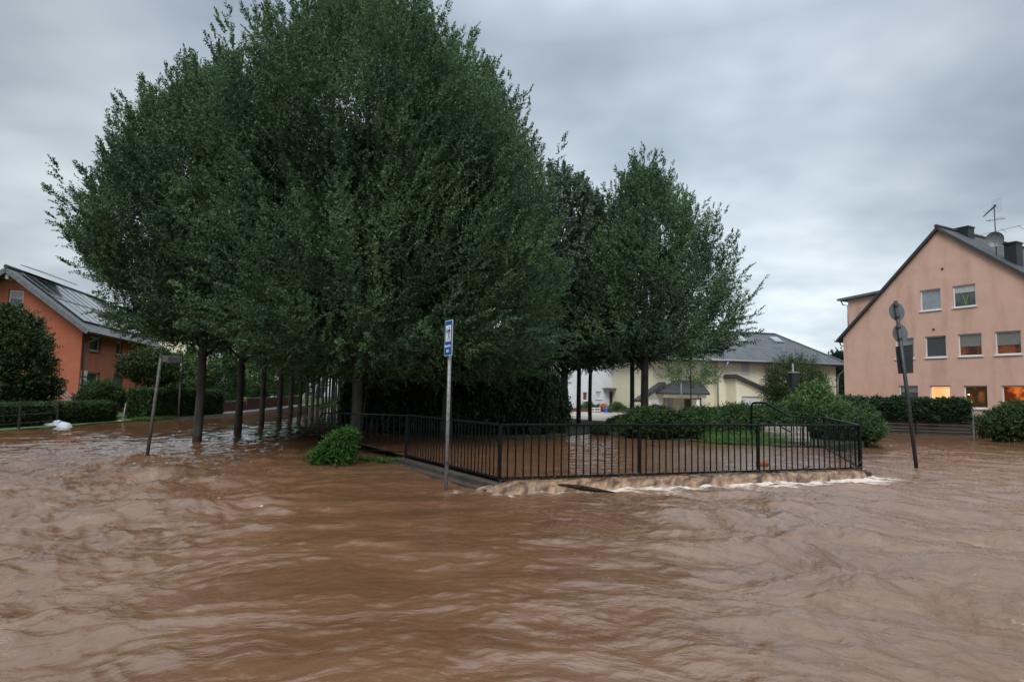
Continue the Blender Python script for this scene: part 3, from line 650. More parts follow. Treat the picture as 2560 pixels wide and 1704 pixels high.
# right return and stair handrail
G1 = atY(2060, 1043, 21.2); G2 = atY(1975, 1041, 21.6)
R4 = wroot('railing', (B_.x, B_.y, 0), 'closely barred railing running back from the right corner to the steps', 'railing', 'steel railings around the pond')
g1 = Vector((G1.x, G1.y, 0)); g2 = Vector((G2.x, G2.y, 0))
b0 = B_ + (g1 - B_).normalized() * .07
railing(R4, [(b0, g1, 1, 26), (g1, g2, 1, 9)], 2, dense=.018)
posts(R4, [(g1, 0.3), (B_.lerp(g1, .5), 1.1)])
hr = wroot('stair_handrail', (g2.x, g2.y, 0), 'dark bent handrail with a rounded top rising over the stone steps', 'handrail')
H1 = atY(1912, 1006, 23.0); H2 = atY(1888, 1006, 23.2); H3 = atY(1879, 1012, 23.25); H4 = atY(1877, 1075, 23.25)
mb = MB(); mb.tube([G2 + Vector((0, 0, .0)), G2.lerp(H1, .5), H1, H2, H2.lerp(H3, .6) + Vector((-.01, 0, .03)), H3, Vector((H4.x, H4.y, .1))], .042, 10)
mb.build('handrail', M_rail, hr, smooth=True)
J1 = atY(1975, 1079, 21.65); J2 = atY(1907, 1042, 23.0); J3 = atY(1880, 1042, 23.2)
mb = MB(); mb.tube([J1, J2, J3], .026, 8); mb.build('lower_rail', M_rail, hr, smooth=True)
st = wroot('stone_steps', (g2.x, g2.y, 0), 'low stone steps behind the railing, half under water', 'steps')
for i in range(4):
    a0 = atY(1905 + 8 * i, 1080 + 12 * i, 24.0 - .42 * i); b0_ = atY(2010 + 4 * i, 1080 + 12 * i, 24.4 - .42 * i)
    zt = .80 - .18 * i
    mb = MB(); mb.bar((a0.x, a0.y, zt - .3), (b0_.x, b0_.y, zt - .3), .46, .6); mb.build('step', M_step, st, bevel=.015)

# ================================================================== SIGNS AND POLES
def cyl_between(mb, p, q, r, n=12): mb.tube([p, q], r, n)
# blue sign on a grey pole
pb = atz(1115, 1225, 0); sgn = wroot('street_sign', (pb.x, pb.y, 0), 'blue rectangular sign with a walking figure on a grey pole in front of the railing', 'street sign')
pt_ = atY(1126.5, 803, pb.y + .03); pb2 = pb + (pb - pt_) * .15
mb = MB(); cyl_between(mb, pb2, pt_, .037, 14); mb.build('pole', M_galv, sgn, smooth=True)
mb = MB(); q = pb.lerp(pt_, .155); mb.tube([q - Vector((0, 0, .03)), q + Vector((0, 0, .03))], .047, 14); mb.build('clamp', M_darkpost, sgn)
sl_ = atY(1118.5, 806, pb.y + .10); sr_ = atY(1138, 796, pb.y - .24)
zt = (sl_.z + sr_.z) / 2; zt = zat(1126, 801, pb.y - .07); zb_ = zat(1122, 889, pb.y - .07)
sl_ = Vector((sl_.x, sl_.y, 0)); sr_ = Vector((sr_.x, sr_.y, 0)); du = (sr_ - sl_).normalized(); SW = (sr_ - sl_).length
nf = Vector((du.y, -du.x, 0));
if nf.y > 0 and nf.x > 0: nf = -nf
if nf.dot(Vector((1.19, -11.5, 0))) < 0: nf = -nf
lean = (pt_ - pb); lean = Vector((lean.x, lean.y, 0)) / lean.z
def sp(u, v, o=0):           # u along 0..1, v up 0..1
    z = zb_ + (zt - zb_) * v
    return sl_ + du * (SW * u) + nf * (.05 + o) + lean * (z - zt) + Vector((0, 0, z))
def plate(mbx, u0, u1, v0, v1, o0, o1):
    mbx.hexa([sp(u0, v0, o1), sp(u1, v0, o1), sp(u1, v0, o0), sp(u0, v0, o0), sp(u0, v1, o1), sp(u1, v1, o1), sp(u1, v1, o0), sp(u0, v1, o0)])
mb = MB(); plate(mb, 0, 1, 0, 1, -.006, 0); mb.build('sign_border', M_white, sgn)
mb = MB(); plate(mb, .035, .965, .018, .982, .0, .003); bp_ = mb.build('sign_panel', M_blue, sgn)
mb = MB(); plate(mb, .17, .83, .40, .86, .003, .006); wp = mb.build('picture_field', M_white, bp_)
def ink(name, m, shapes, par):
    mb = MB()
    for pts in shapes:
        mb.poly([sp(u, v, .008) for u, v in pts])
    return mb.build(name, m, par)
def disc(u, v, r, n=12): return [(u + r * 1.55 * math.cos(2 * math.pi * k / n), v + r * math.sin(2 * math.pi * k / n)) for k in range(n)]
ink('walking_figure', M_black, [disc(.60, .79, .028), [(.52, .745), (.70, .745), (.67, .60), (.55, .60)], [(.52, .745), (.56, .745), (.42, .635), (.38, .645)],
    [(.68, .745), (.72, .735), (.78, .66), (.74, .65)], [(.55, .60), (.61, .60), (.50, .425), (.44, .425)], [(.61, .60), (.67, .60), (.74, .425), (.68, .425)]], bp_)
ink('tree_picture', M_greenink, [disc(.32, .73, .05), disc(.27, .69, .035), disc(.38, .68, .035), [(.30, .67), (.34, .67), (.34, .56), (.30, .56)]], bp_)
def text(name, body, m, par, org, ux, uz, size, depth=.001, align='CENTER'):
    cu_ = bpy.data.curves.new(name, 'FONT'); cu_.body = body; cu_.size = size; cu_.align_x = align; cu_.extrude = depth; cu_.offset = .002
    t_ = bpy.data.objects.new(name, cu_); col.objects.link(t_); ux = Vector(ux).normalized(); uz = Vector(uz).normalized(); nz = ux.cross(uz)
    bpy.context.view_layer.update(); me = bpy.data.meshes.new_from_object(t_.evaluated_get(bpy.context.evaluated_depsgraph_get())); bpy.data.objects.remove(t_)
    me.transform(Matrix(((ux.x, uz.x, nz.x, org[0]), (ux.y, uz.y, nz.y, org[1]), (ux.z, uz.z, nz.z, org[2]), (0, 0, 0, 1))))
    me.materials.clear(); me.materials.append(m); return link(name, me, par)
text('lettering', 'Baumlehr-', M_white, bp_, sp(.5, .24, .0055), du, sp(.5, 1) - sp(.5, 0), .075)
text('lettering', 'halle', M_white, bp_, sp(.47, .10, .0055), du, sp(.5, 1) - sp(.5, 0), .075)
for v in (.10, .88):
    mb = MB(); c = sp(.97, v, .004); mb.tube([c - nf * .01, c + nf * .012], .012, 8); mb.build('bolt', M_galv, sgn)
# round signs seen from behind
qb = atz(2292, 1176, 0); qt = atY(2239, 752, qb.y + .1)
s2 = wroot('road_sign', (qb.x, qb.y, 0), 'leaning pole with two round signs and a dark panel seen from behind', 'road sign')
mb = MB(); cyl_between(mb, qb + (qb - qt) * .12, qt, .05, 14); mb.build('pole', M_darkpost, s2, smooth=True)
axs = (qt - qb).normalized(); sx = Vector((1, .25, 0)).normalized(); fwd = axs.cross(sx).normalized()
if fwd.y < 0: fwd = -fwd
def ondisc(cx, cy, r):
    c = atY(cx, cy, qb.y + .12) + fwd * .04; mb = MB(); n = 40; s90 = (axs - sx * axs.dot(sx)).normalized()
    ra = [c + (sx * math.cos(2 * math.pi * k / n) + s90 * math.sin(2 * math.pi * k / n)) * r for k in range(n)]
    rb = [p + fwd * .012 for p in ra]; mb.poly(ra); mb.poly(rb[::-1])
    for k in range(n): mb.poly([ra[k], rb[k], rb[(k + 1) % n], ra[(k + 1) % n]][::-1])
    o = mb.build('round_plate', M_signback, s2)
    for dz in (-.16, .16):
        m2 = MB(); cc = qb.lerp(qt, (c.z + dz) / qt.z); m2.tube([cc - axs * .02, cc + axs * .02], .062, 14); m2.build('bracket', M_darkpost, s2)
ondisc(2245.5, 778, .268); ondisc(2254, 833, .262)
pc = [atY(x, y, qb.y + .14) for x, y in ((2240, 866), (2282, 860), (2284, 932), (2247, 934))]
mb = MB(); pf = [p + fwd * .03 for p in pc]; mb.hexa([pc[3], pc[2], pf[2], pf[3], pc[0], pc[1], pf[1], pf[0]]); mb.build('square_panel', M_boxdark, s2, bevel=.01)
# street-name sign on the left
lb = atz(367, 1147, 0); lt = atY(404, 884, lb.y)
s3 = wroot('street_name_sign', (lb.x, lb.y, 0), 'dark leaning post with a narrow name board reaching right, standing in the water', 'street sign')
mb = MB(); cyl_between(mb, lb + (lb - lt) * .15, lt, .042, 12); mb.build('post', M_post, s3, smooth=True)
mb = MB(); mb.tube([lt - Vector((0, 0, .10)), lt + Vector((0, 0, .03))], .052, 12); mb.build('clamp', M_darkpost, s3)
x0, x1 = atY(407, 896, lb.y - .02), atY(455, 900, lb.y - .25)
mb = MB(); mb.bar((x0.x, x0.y, x0.z), (x1.x, x1.y, x1.z), .03, .17); bd = mb.build('name_board', M_post, s3, bevel=.006)
mb = MB(); mb.bar((x0.x + .03, x0.y - .018, x0.z), (x1.x - .03, x1.y - .018, x1.z), .006, .13); mb.build('board_face', M_boxdark, bd)
# second pole at the hedge with a small round sign
pbb = atz(446, 1042, .12); ptt = atY(453, 903, pbb.y)
s4 = wroot('road_sign', (pbb.x, pbb.y, 0), 'thin grey pole with a small round sign in front of the trimmed hedge', 'road sign')
mb = MB(); cyl_between(mb, pbb, ptt, .05, 10); mb.build('pole', M_galv, s4, smooth=True)
mb = MB(); c = atY(453, 947, pbb.y + .08); n = 28
ra = [c + Vector((.24 * math.cos(2 * math.pi * k / n), 0, .24 * math.sin(2 * math.pi * k / n))) for k in range(n)]; rb = [p + Vector((0, .015, 0)) for p in ra]
mb.poly(ra); mb.poly(rb[::-1])
for k in range(n): mb.poly([ra[k], rb[k], rb[(k + 1) % n], ra[(k + 1) % n]][::-1])
mb.build('round_plate', M_signback, s4)
# lamps and thin poles on the right
def pole_thing(name, px, py0, py1, z, r, label, cat, m=M_galv, head=None, group=None, dpx=0, Y=None):
    if Y: b = atY(px, py0, Y); b.z = z
    else: b = atz(px, py0, z)
    t = atY(px + dpx, py1, b.y); root = wroot(name, (b.x, b.y, z), label, cat, group)
    mb = MB(); mb.tube([b - Vector((0, 0, .2)), t], [r, r * .7], 10); mb.build('pole', m, root, smooth=True)
    if head: head(root, b, t)
    return root
def lantern(root, b, t):
    c = b.lerp(t, .5); c = atY(1985, 955, b.y); mb = MB()
    mb.tube([(c.x, c.y, c.z - .42), (c.x, c.y, c.z - .38), (c.x, c.y, c.z + .38), (c.x, c.y, c.z + .42)], [.18, .23, .26, .26], 14); mb.build('lantern', M_boxdark, root, smooth=False)
    mb = MB(); mb.tube([(c.x, c.y, c.z + .42), (c.x, c.y, c.z + .5)], [.3, .24], 14); mb.build('lantern_cap', M_post, root)
pole_thing('street_lamp', 1985, 1060, 908, .26, .06, 'grey pole with a dark cylinder box half sunk in the feathery bush', 'lamp post', head=lantern, Y=28.6, dpx=-3)
pole_thing('lamp_post', 1704, 1040, 953, .26, .07, 'plain thin grey pole in front of the porch roof of the cream house', 'pole', Y=45, dpx=-1)

# black fence posts and wires on the left
wf = wroot('wire_fence', tuple(atz(48, 1075, 0)), 'low black fence posts with thin wires standing in the water at the left edge', 'fence')
p1, p2 = atz(46, 1075, 0), atz(141, 1066, 0); stp = p2 - p1
fp = [p1 - stp * .9, p1, p2]
for i, p in enumerate(fp):
    mb = MB(); mb.tube([p - Vector((0, 0, .3)), p + Vector((0, 0, 1.06))], .05, 8); mb.build('post', M_boxdark, wf)
for z in (.98, .62, .28):
    mb = MB(); mb.tube([fp[0] + Vector((0, 0, z)), fp[-1] + Vector((0, 0, z))], .006, 5); mb.build('wire', M_galv, wf)

# ================================================================== BUILDINGS
class Frame:
    """a facade plane: O = its left end at ground, d = unit vector to the right seen from outside; w = metres into the building"""
    def __init__(s, O, d):
        s.O = Vector((O[0], O[1], 0)); s.d = Vector((d[0], d[1], 0)).normalized(); s.n = Vector((s.d.y, -s.d.x, 0))
        if s.n.dot(-s.O) < 0: s.n = -s.n
    def P(s, a, w, z): return s.O + s.d * a - s.n * w + Vector((0, 0, z))
    def px(s, x, y, w=0):
        r = ray(x, y); r = Vector(r); c = Vector((0, 0, CAM_H)); o = s.O - s.n * w
        t = (o - c).dot(s.n) / r.dot(s.n); p = c + r * t; return ((p - s.O).dot(s.d), p.z)
    def rect(s, x0, y0, x1, y1):
        a0, z1 = s.px(x0, y0); a1, z0 = s.px(x1, y1); return [a0, a1, z0, z1]
def wall(fr, name, m, root, prof, z0, holes=(), depth=.16, w=0, back=False):
    mb = MB(); P = fr.P
    xs = sorted(set([p[0] for p in prof] + [h[0] for h in holes] + [h[1] for h in holes])); xs = [x for x in xs if prof[0][0] <= x <= prof[-1][0]]
    px_ = [p[0] for p in prof]; pz_ = [p[1] for p in prof]
    for a, b in zip(xs[:-1], xs[1:]):
        if b - a < 1e-5: continue
        ta, tb = float(np.interp(a + 1e-6, px_, pz_)), float(np.interp(b - 1e-6, px_, pz_)); mid = (a + b) / 2
        hs = sorted([h for h in holes if h[0] <= mid <= h[1]], key=lambda h: h[2]); z = z0
        for h in hs:
            if h[2] > z: mb.poly([P(a, w, z), P(b, w, z), P(b, w, h[2]), P(a, w, h[2])])
            z = h[3]
        mb.poly([P(a, w, z), P(b, w, z), P(b, w, tb), P(a, w, ta)])
    for h in holes:
        a, b, c, d = h[:4]; e = w + depth
        mb.poly([P(a, w, c), P(a, w, d), P(a, e, d), P(a, e, c)]); mb.poly([P(b, w, d), P(b, w, c), P(b, e, c), P(b, e, d)])
        mb.poly([P(a, w, d), P(b, w, d), P(b, e, d), P(a, e, d)]); mb.poly([P(b, w, c), P(a, w, c), P(a, e, c), P(b, e, c)])
    return mb.build(name, m, root)
def quad_bar(mb, fr, a0, a1, z0, z1, w0, w1):
    P = fr.P; mb.hexa([P(a0, w0, z0), P(a1, w0, z0), P(a1, w1, z0), P(a0, w1, z0), P(a0, w0, z1), P(a1, w0, z1), P(a1, w1, z1), P(a0, w1, z1)])
def window(fr, root, r, pane=None, inset=.09, fw=.07, mull=0, trans=None, sill=True, blind=None, framem=None, name='window', w=0, sillm=None, curtain=None):
    a0, a1, z0, z1 = r[:4]; mb = MB(); e = .003; i0, i1 = w + inset, w + inset + .06; fm = framem or M_frame
    quad_bar(mb, fr, a0 + e, a1 - e, z0 + e, z0 + fw, i0, i1); quad_bar(mb, fr, a0 + e, a1 - e, z1 - fw, z1 - e, i0, i1)
    quad_bar(mb, fr, a0 + e, a0 + fw, z0 + fw, z1 - fw, i0, i1); quad_bar(mb, fr, a1 - fw, a1 - e, z0 + fw, z1 - fw, i0, i1)
    for k in range(mull):
        c = a0 + (a1 - a0) * (k + 1) / (mull + 1); quad_bar(mb, fr, c - fw * .7, c + fw * .7, z0 + fw, z1 - fw, i0 - .005, i1 - .005)
    if trans: c = z0 + (z1 - z0) * trans; quad_bar(mb, fr, a0 + fw, a1 - fw, c - .03, c + .03, i0 + .004, i1)
    f = mb.build(name, fm, root)
    mb = MB(); quad_bar(mb, fr, a0 + fw * .6, a1 - fw * .6, z0 + fw * .6, z1 - fw * .6, i0 + .03, i0 + .05); mb.build('pane', pane or M_pane, f)
    if sill:
        mb = MB(); quad_bar(mb, fr, a0 - .06, a1 + .06, z0 - .07, z0 - .003, w - .07, w + inset); mb.build('sill', sillm or M_frame, f)
    if blind:
        bm_, frac = blind; mb = MB(); quad_bar(mb, fr, a0 + fw * .9, a1 - fw * .9, z1 - fw - (z1 - z0 - 2 * fw) * frac, z1 - fw * .9, i0 + .012, i0 + .026); mb.build('blind', bm_, f)
    return f
def roofslab(mb, p0, p1, p2, p3, th):
    """p0 p1 along the eave, p2 p3 along the ridge; thickness downwards, with a tile uv on top"""
    p0, p1, p2, p3 = [Vector(p) for p in (p0, p1, p2, p3)]; nrm = (p1 - p0).cross(p3 - p0).normalized()
    if nrm.z < 0: nrm = -nrm
    u = (p1 - p0).normalized(); v = nrm.cross(u)
    if v.z < 0: v = -v
    q = [p - nrm * th for p in (p0, p1, p2, p3)]; tp = [p0, p1, p2, p3]
    uvs = [((p - p0).dot(u), (p - p0).dot(v)) for p in tp]
    mb.poly(tp, uvs); mb.poly(q[::-1], [(0, 0)] * 4)
    for i in range(4): mb.poly([q[i], q[(i + 1) % 4], tp[(i + 1) % 4], tp[i]], [(0, 0)] * 4)
def gutter(fr_pts, root, m=M_zinc, r=.07, name='gutter'):
    mb = MB(); mb.tube(fr_pts, r, 8); return mb.build(name, m, root, smooth=True)

# ------------------------------------------------------------------ pink house (right)
k_ = 1.2; pd = Vector((.45, -.89, 0)).normalized(); pO = Vector((20.4 * k_, 37 * k_, 0))
PF = Frame(pO, pd); zg = .0
pk = wroot('house', (pO.x, pO.y, 0), 'tall salmon pink house with steep gable, chimneys and lit ground floor windows', 'house')
sL, zL = PF.px(2108, 845); sK, zK = PF.px(2146, 797); sA, zA = PF.px(2345, 572); sR_, zR_ = PF.px(2560, 684)
slope = (zA - zR_) / (sR_ - sA); W = sA + (sA - sL); 
prof = [(sL, zL), (sK, zK), (sA, zA), (sR_, zR_), (W, zA - slope * (W - sA))]
hp = {}
for k, v in dict(at1=(2299.3, 728, 2353, 773), at2=(2380.7, 714.4, 2440.5, 763), f0=(2238, 850, 2286, 896), f1=(2312, 841.6, 2366.8, 894),
                 f2=(2394, 835, 2456, 887), f3=(2486, 826, 2555, 882), g0=(2246.7, 966.9, 2297, 1018), g1=(2324.5, 964, 2378, 1020), g2=(2408.7, 962, 2471, 1021),
                 g3=(2503, 960, 2572, 1021)).items(): hp[k] = PF.rect(*v)
def align(keys):
    for j in (2, 3):
        v = sum(hp[k][j] for k in keys) / len(keys)
        for k in keys: hp[k][j] = v
align(['at1', 'at2']); align(['f0', 'f1', 'f2', 'f3']); align(['g0', 'g1', 'g2', 'g3'])
wd_ = PF.d; wall(PF, 'gable_wall', M_pink, pk, prof, -.6, list(hp.values()))
# side wall on the eaves side, and the far side
PD = 14.0
mb = MB(); P = PF.P
mb.poly([P(sL, 0, -.6), P(sL, PD, -.6), P(sL, PD, zL), P(sL, 0, zL)]); mb.poly([P(W, 0, -.6), P(W, PD, -.6), P(W, PD, prof[-1][1]), P(W, 0, prof[-1][1])])
mb.build('side_wall', M_pink, pk)
window(PF, pk, hp['at1'], pane=M_paneskyl, curtain=1); f = window(PF, pk, hp['at2'], blind=(M_curtain, .32))
a = hp['at2']; mb = MB(); cx_ = (a[0] + a[1]) / 2 + .05; zb2 = a[2] + .12; zt2 = a[2] + (a[3] - a[2]) * .55
for sg in (-1, 1): mb.bar(P(cx_, .095, zb2), P(cx_ + sg * .16, .095, zt2), .03, .09, up=PF.n)
mb.build('ribbon', M_green_v, f)
window(PF, pk, hp['f0'], pane=M_paneskyl); window(PF, pk, hp['f1'], blind=(M_dkblind, 1)); window(PF, pk, hp['f2'], pane=M_litD, blind=(M_blind, .58)); window(PF, pk, hp['f3'], pane=M_litD, blind=(M_blind, .6))
window(PF, pk, hp['g0'], blind=(M_blind, .3)); window(PF, pk, hp['g1'], pane=M_litA); f2_ = window(PF, pk, hp['g2'], pane=M_litB); window(PF, pk, hp['g3'], pane=M_litC)
a = hp['g2']
for (u, v) in ((.17, .60), (.30, .28)):
    mb = MB(); c = P(a[0] + (a[1] - a[0]) * u, .10, a[2] + (a[3] - a[2]) * v); mb.tube([c - Vector((0, 0, .03)), c, c + Vector((0, 0, .03))], [.02, .05, .02], 8); mb.build('lamp', M_lamp, f2_)
for x, y in ((2356, 672), (2334, 823)):
    mb = MB(); s_0, z_0 = PF.px(x, y); c = P(s_0, -.01, z_0); mb.tube([c - PF.n * .05, c + PF.n * .03], .07, 10); mb.build('vent', M_boxdark, pk)
ov = -.22; roofm = MB()
def rs(a, b, w0, w1, th=.16, mb=roofm):
    (s0, z0_), (s1, z1_) = a, b; roofslab(mb, P(s0, w0, z0_), P(s0, w1, z0_), P(s1, w1, z1_), P(s1, w0, z1_), th)
lift = .13
eL = (sL - .45, zL - .26 + lift); kk = (sK, zK + lift); aa = (sA, zA + lift)
rs(eL, kk, ov, PD); rs(kk, aa, ov, PD); rs((W + .4, prof[-1][1] - .4 + lift), aa, ov, PD)
rf = roofm.build('roof', M_roofd, pk)
mb = MB(); mb.tube([P(sA, ov - .02, zA + lift + .03), P(sA, PD, zA + lift + .03)], .12, 8); mb.build('ridge_tiles', M_roofd, rf)
mb = MB(); mb.tube([P(eL[0] - .06, ov, eL[1] - .08), P(eL[0] - .06, PD, eL[1] - .08)], .075, 8); mb.build('gutter', M_zinc, pk, smooth=True)
mb = MB(); mb.tube([P(eL[0] - .02, .25, eL[1] - .12), P(eL[0] + .1, .25, eL[1] - .38), P(sL - .07, .25, eL[1] - .5), P(sL - .07, .25, 0)], .05, 8); mb.build('downpipe', M_zinc, pk, smooth=True)
# dormer on the left slope
dw = 1.1; sd0, _ = PF.px(2121, 790, dw); sd1, zd1 = PF.px(2205, 730, dw); zd0 = PF.px(2121, 752, dw)[1]
dz1 = float(np.interp(sd1, [sK, sA], [zK, zA])); zb0 = float(np.interp(sd0, [sL, sK, sA], [zL, zK, zA]))
dm = MB(); dz_top = (zd0 + zd1) / 2
s_hit = sA - (zA - (dz_top)) / ((zA - zK) / (sA - sK)) if sA != sK else sd1
pts = [(sd0, zb0 - .3), (s_hit, dz_top), (s_hit - .01, dz_top + .02), (sd0, dz_top - .1)]
cheek = [P(sd0, dw, zb0 - .5), P(s_hit, dw, dz_top - .3), P(s_hit, dw, dz_top), P(sd0, dw, dz_top)]
dm.poly(cheek); dm.poly([P(sd0, dw, zb0 - .5), P(sd0, 6, zb0 - .5), P(sd0, 6, dz_top), P(sd0, dw, dz_top)])
dmo = dm.build('dormer', M_pink, pk)
mb = MB(); roofslab(mb, P(sd0 - .62, dw - .3, dz_top + .06), P(sd0 - .62, 6, dz_top + .06), P(s_hit + .3, 6, dz_top + .32), P(s_hit + .3, dw - .3, dz_top + .32), .17); mb.build('dormer_roof', M_greyfr, dmo)
mb = MB(); mb.tube([P(sd0 - .66, dw - .3, dz_top - .02), P(sd0 - .66, 6, dz_top - .02)], .07, 8); mb.tube([P(sd0 - .62, dw + .1, dz_top - .1), P(sd0 - .45, dw + .05, dz_top - .4), P(sd0 - .07, dw + .05, dz_top - .48), P(sd0 - .07, dw + .05, zb0)], .045, 8); mb.build('dormer_gutter', M_zinc, dmo, smooth=True)
# chimneys
def chimney(x0, x1, ytop, w, wl):
    s0, zt_ = PF.px(x0, ytop, w); s1, _ = PF.px(x1, ytop, w); zb_s = zA + lift - slope * ((s0 + s1) / 2 - sA)
    mb = MB(); quad_bar(mb, PF, s0, s1, zb_s - .8, zt_ - .09, w, w + wl); c = mb.build('chimney', M_boxdark, rf)
    mb = MB(); quad_bar(mb, PF, s0 - .05, s1 + .05, zt_ - .09, zt_, w - .05, w + wl + .05); mb.build('chimney_cap', M_darkpost, c)
chimney(2385, 2420, 571, 2.2, .75); chimney(2509, 2540, 608, 1.3, .75)
# satellite dish and aerial
aw = .9; s_m, zmt = PF.px(2479, 512, aw); _, zmb = PF.px(2492, 600, aw); s_m = PF.px(2489, 590, aw)[0]
mb = MB(); m0 = P(s_m, aw, zmb - 1.2); m1 = P(s_m, aw, zmt); mb.tube([m0, m1], [.035, .025], 8)
an = mb.build('aerial_mast', M_darkpost, pk)
mb = MB(); dC = P(PF.px(2490, 599, aw)[0], aw - .15, PF.px(2490, 599, aw)[1]); nrm = (Vector((0, 0, 8)) - dC).normalized(); a1_ = nrm.orthogonal().normalized(); a2_ = nrm.cross(a1_); rg = []
for j, (r_, o_) in enumerate(((.0, .10), (.22, .075), (.38, .02), (.46, -.03))):
    rg.append([dC - nrm * o_ + (a1_ * math.cos(2 * math.pi * k / 24) + a2_ * math.sin(2 * math.pi * k / 24)) * r_ for k in range(24)])
for j in range(3):
    for k in range(24): mb.poly([rg[j][k], rg[j][(k + 1) % 24], rg[j + 1][(k + 1) % 24], rg[j + 1][k]])
sd = mb.build('satellite_dish', M_signback, pk, smooth=True)
mb = MB(); mb.tube([dC - Vector((0, 0, .4)), dC + nrm * .45 - Vector((0, 0, .2))], .015, 6); mb.box(tuple(dC + nrm * .45 - Vector((0, 0, .18))), (.08, .08, .1)); mb.build('dish_arm', M_galv, sd)
mb = MB(); H = zmt - zmb
c = P(s_m, aw, zmb + H * .22); dd = (PF.d * .8 + PF.n * .2).normalized(); lf = -PF.d
mb.tube([c + lf * .95, c - lf * 1.35 + Vector((0, 0, .12))], .012, 5)
for t in (-.92, .45, 1.3):
    q = c - lf * t; mb.tube([q + Vector((.1, .3, .2)), q - Vector((.1, .3, .2))], .01, 5)
c = P(s_m, aw, zmb + H * .58); mb.tube([c + lf * .45, c - lf * .55 - Vector((0, 0, .08))], .014, 5)
for t in (-.35, -.2, .1, .25, .4): q = c - lf * t; mb.tube([q + PF.n * .25, q - PF.n * .25], .009, 5)
c = P(s_m, aw, zmb + H * .92); mb.tube([c + lf * .6 - Vector((0, 0, .45)), c - lf * .1 + Vector((0, 0, .1))], [.03, .05], 6)
for t in (-.1, .1, .3, .5): q = c + lf * t - Vector((0, 0, .3 * t + .05)); mb.tube([q + PF.n * .2, q - PF.n * .2], .01, 5)
for i in range(9): 
    q = c - lf * .12 + Vector((0, 0, -.35 + i * .1)); mb.tube([q + lf * .3 - PF.n * .1, q - lf * .35 + PF.n * .1], .005, 4)
mb.build('aerial', M_boxdark, an)

# ------------------------------------------------------------------ orange house (left)
od = Vector((-.26, 1, 0)).normalized(); oO = atY(201, 900, 36.0); oO.z = 0
OF = Frame(oO, od); 
if OF.n.x < 0: OF.n = -OF.n        # street side looks to the right
oh = wroot('house', (oO.x, oO.y, 0), 'orange rendered house with solar panels and three white notices beside the window', 'house')
zE = OF.px(203, 815)[1]; LEN = OF.px(383, 852)[0]
hw = {}
for k, v in dict(u1=(227, 836, 251, 879), u2=(292, 852, 305, 888), u3=(341, 866, 357, 897), g=(218, 929, 247, 972), d=(286, 935, 303, 1003)).items():
    hw[k] = OF.rect(*v)
zt = sum(hw[k][3] for k in ('u1', 'u2', 'u3')) / 3; zb = sum(hw[k][2] for k in ('u1', 'u2', 'u3')) / 3
for k in ('u1', 'u2', 'u3'): hw[k][2] = zb; hw[k][3] = zt
hw['d'][2] = .5
wall(OF, 'street_wall', M_orange, oh, [(0, zE), (LEN, zE)], -.6, list(hw.values()), depth=.22)
for k in ('u1', 'u2', 'u3', 'g'): window(OF, oh, hw[k], inset=.13, fw=.10, sillm=M_greyfr)
dr = hw['d']; mb = MB(); quad_bar(mb, OF, dr[0] + .003, dr[1] - .003, dr[2], dr[3] - .003, .12, .18); do = mb.build('door', M_door, oh)
mb = MB(); quad_bar(mb, OF, dr[0] + .12, dr[0] + .2, 1.2, 1.5, .06, .1); mb.build('handle', M_galv, do)
mb = MB(); quad_bar(mb, OF, dr[0] - .1, dr[0] - .003, dr[2], dr[3] + .1, -.03, .05); quad_bar(mb, OF, dr[0] - .003, dr[1] + .1, dr[3] + .003, dr[3] + .1, -.03, .05); mb.build('door_surround', M_greyfr, oh)
# gable wall
GF = Frame(oO, Vector((1, .26, 0)))     # d runs to the right; the gable lies to the left of the corner (negative s)
gA, gz = GF.px(36, 680); 
HWID = 2 * abs(gA); gw = GF.rect(22, 724, 56, 772)
wall(GF, 'gable_wall', M_orange, oh, [(-HWID, zE), (gA, gz), (0, zE)], -.6, [gw], depth=.2)
window(GF, oh, gw, inset=.12, fw=.08, blind=(M_curtain, .45), sill=True)
# back walls
mb = MB(); q0 = GF.P(-HWID, 0, 0); 
mb.poly([(q0.x, q0.y, -.6), (q0.x + od.x * LEN, q0.y + od.y * LEN, -.6), (q0.x + od.x * LEN, q0.y + od.y * LEN, zE), (q0.x, q0.y, zE)])
fe = Frame(oO + od * LEN, Vector((1, .26, 0))); mb.poly([fe.P(-HWID, 0, -.6), fe.P(0, 0, -.6), fe.P(0, 0, zE), fe.P(gA, 0, gz), fe.P(-HWID, 0, zE)]); mb.build('back_wall', M_orange, oh)
# roof
rz_ = gz + .12; rsl = (gz - zE) / abs(gA)
mb = MB(); eo = .62
def OP(s, x, z): return oO + od * s + GF.d * x + Vector((0, 0, z))      # x to the right of the street wall
eav = OP(-.9, eo, zE + .12 - rsl * eo * .8)
roofslab(mb, OP(-.9, eo, zE + .14 - rsl * eo * .75), OP(LEN + .35, eo, zE + .14 - rsl * eo * .75), OP(LEN + .35, gA, rz_), OP(-.9, gA, rz_), .2)
roofslab(mb, OP(-.9, -HWID - eo, zE + .14 - rsl * eo * .75), OP(LEN + .35, -HWID - eo, zE + .14 - rsl * eo * .75), OP(LEN + .35, gA, rz_), OP(-.9, gA, rz_), .2)
orf = mb.build('roof', M_roofg, oh)
mb = MB(); mb.tube([OP(-.95, gA, rz_ + .05), OP(LEN + .4, gA, rz_ + .05)], .11, 8); mb.build('ridge_tiles', M_roofd, orf)
for sg in (0, 1):
    mb = MB(); x_e = eo if sg == 0 else -HWID - eo
    mb.bar(OP(-.92, x_e, zE - .02 - rsl * eo * .75), OP(-.92, gA, rz_ - .16), .05, .26); mb.build('bargeboard', M_greyfr, orf)
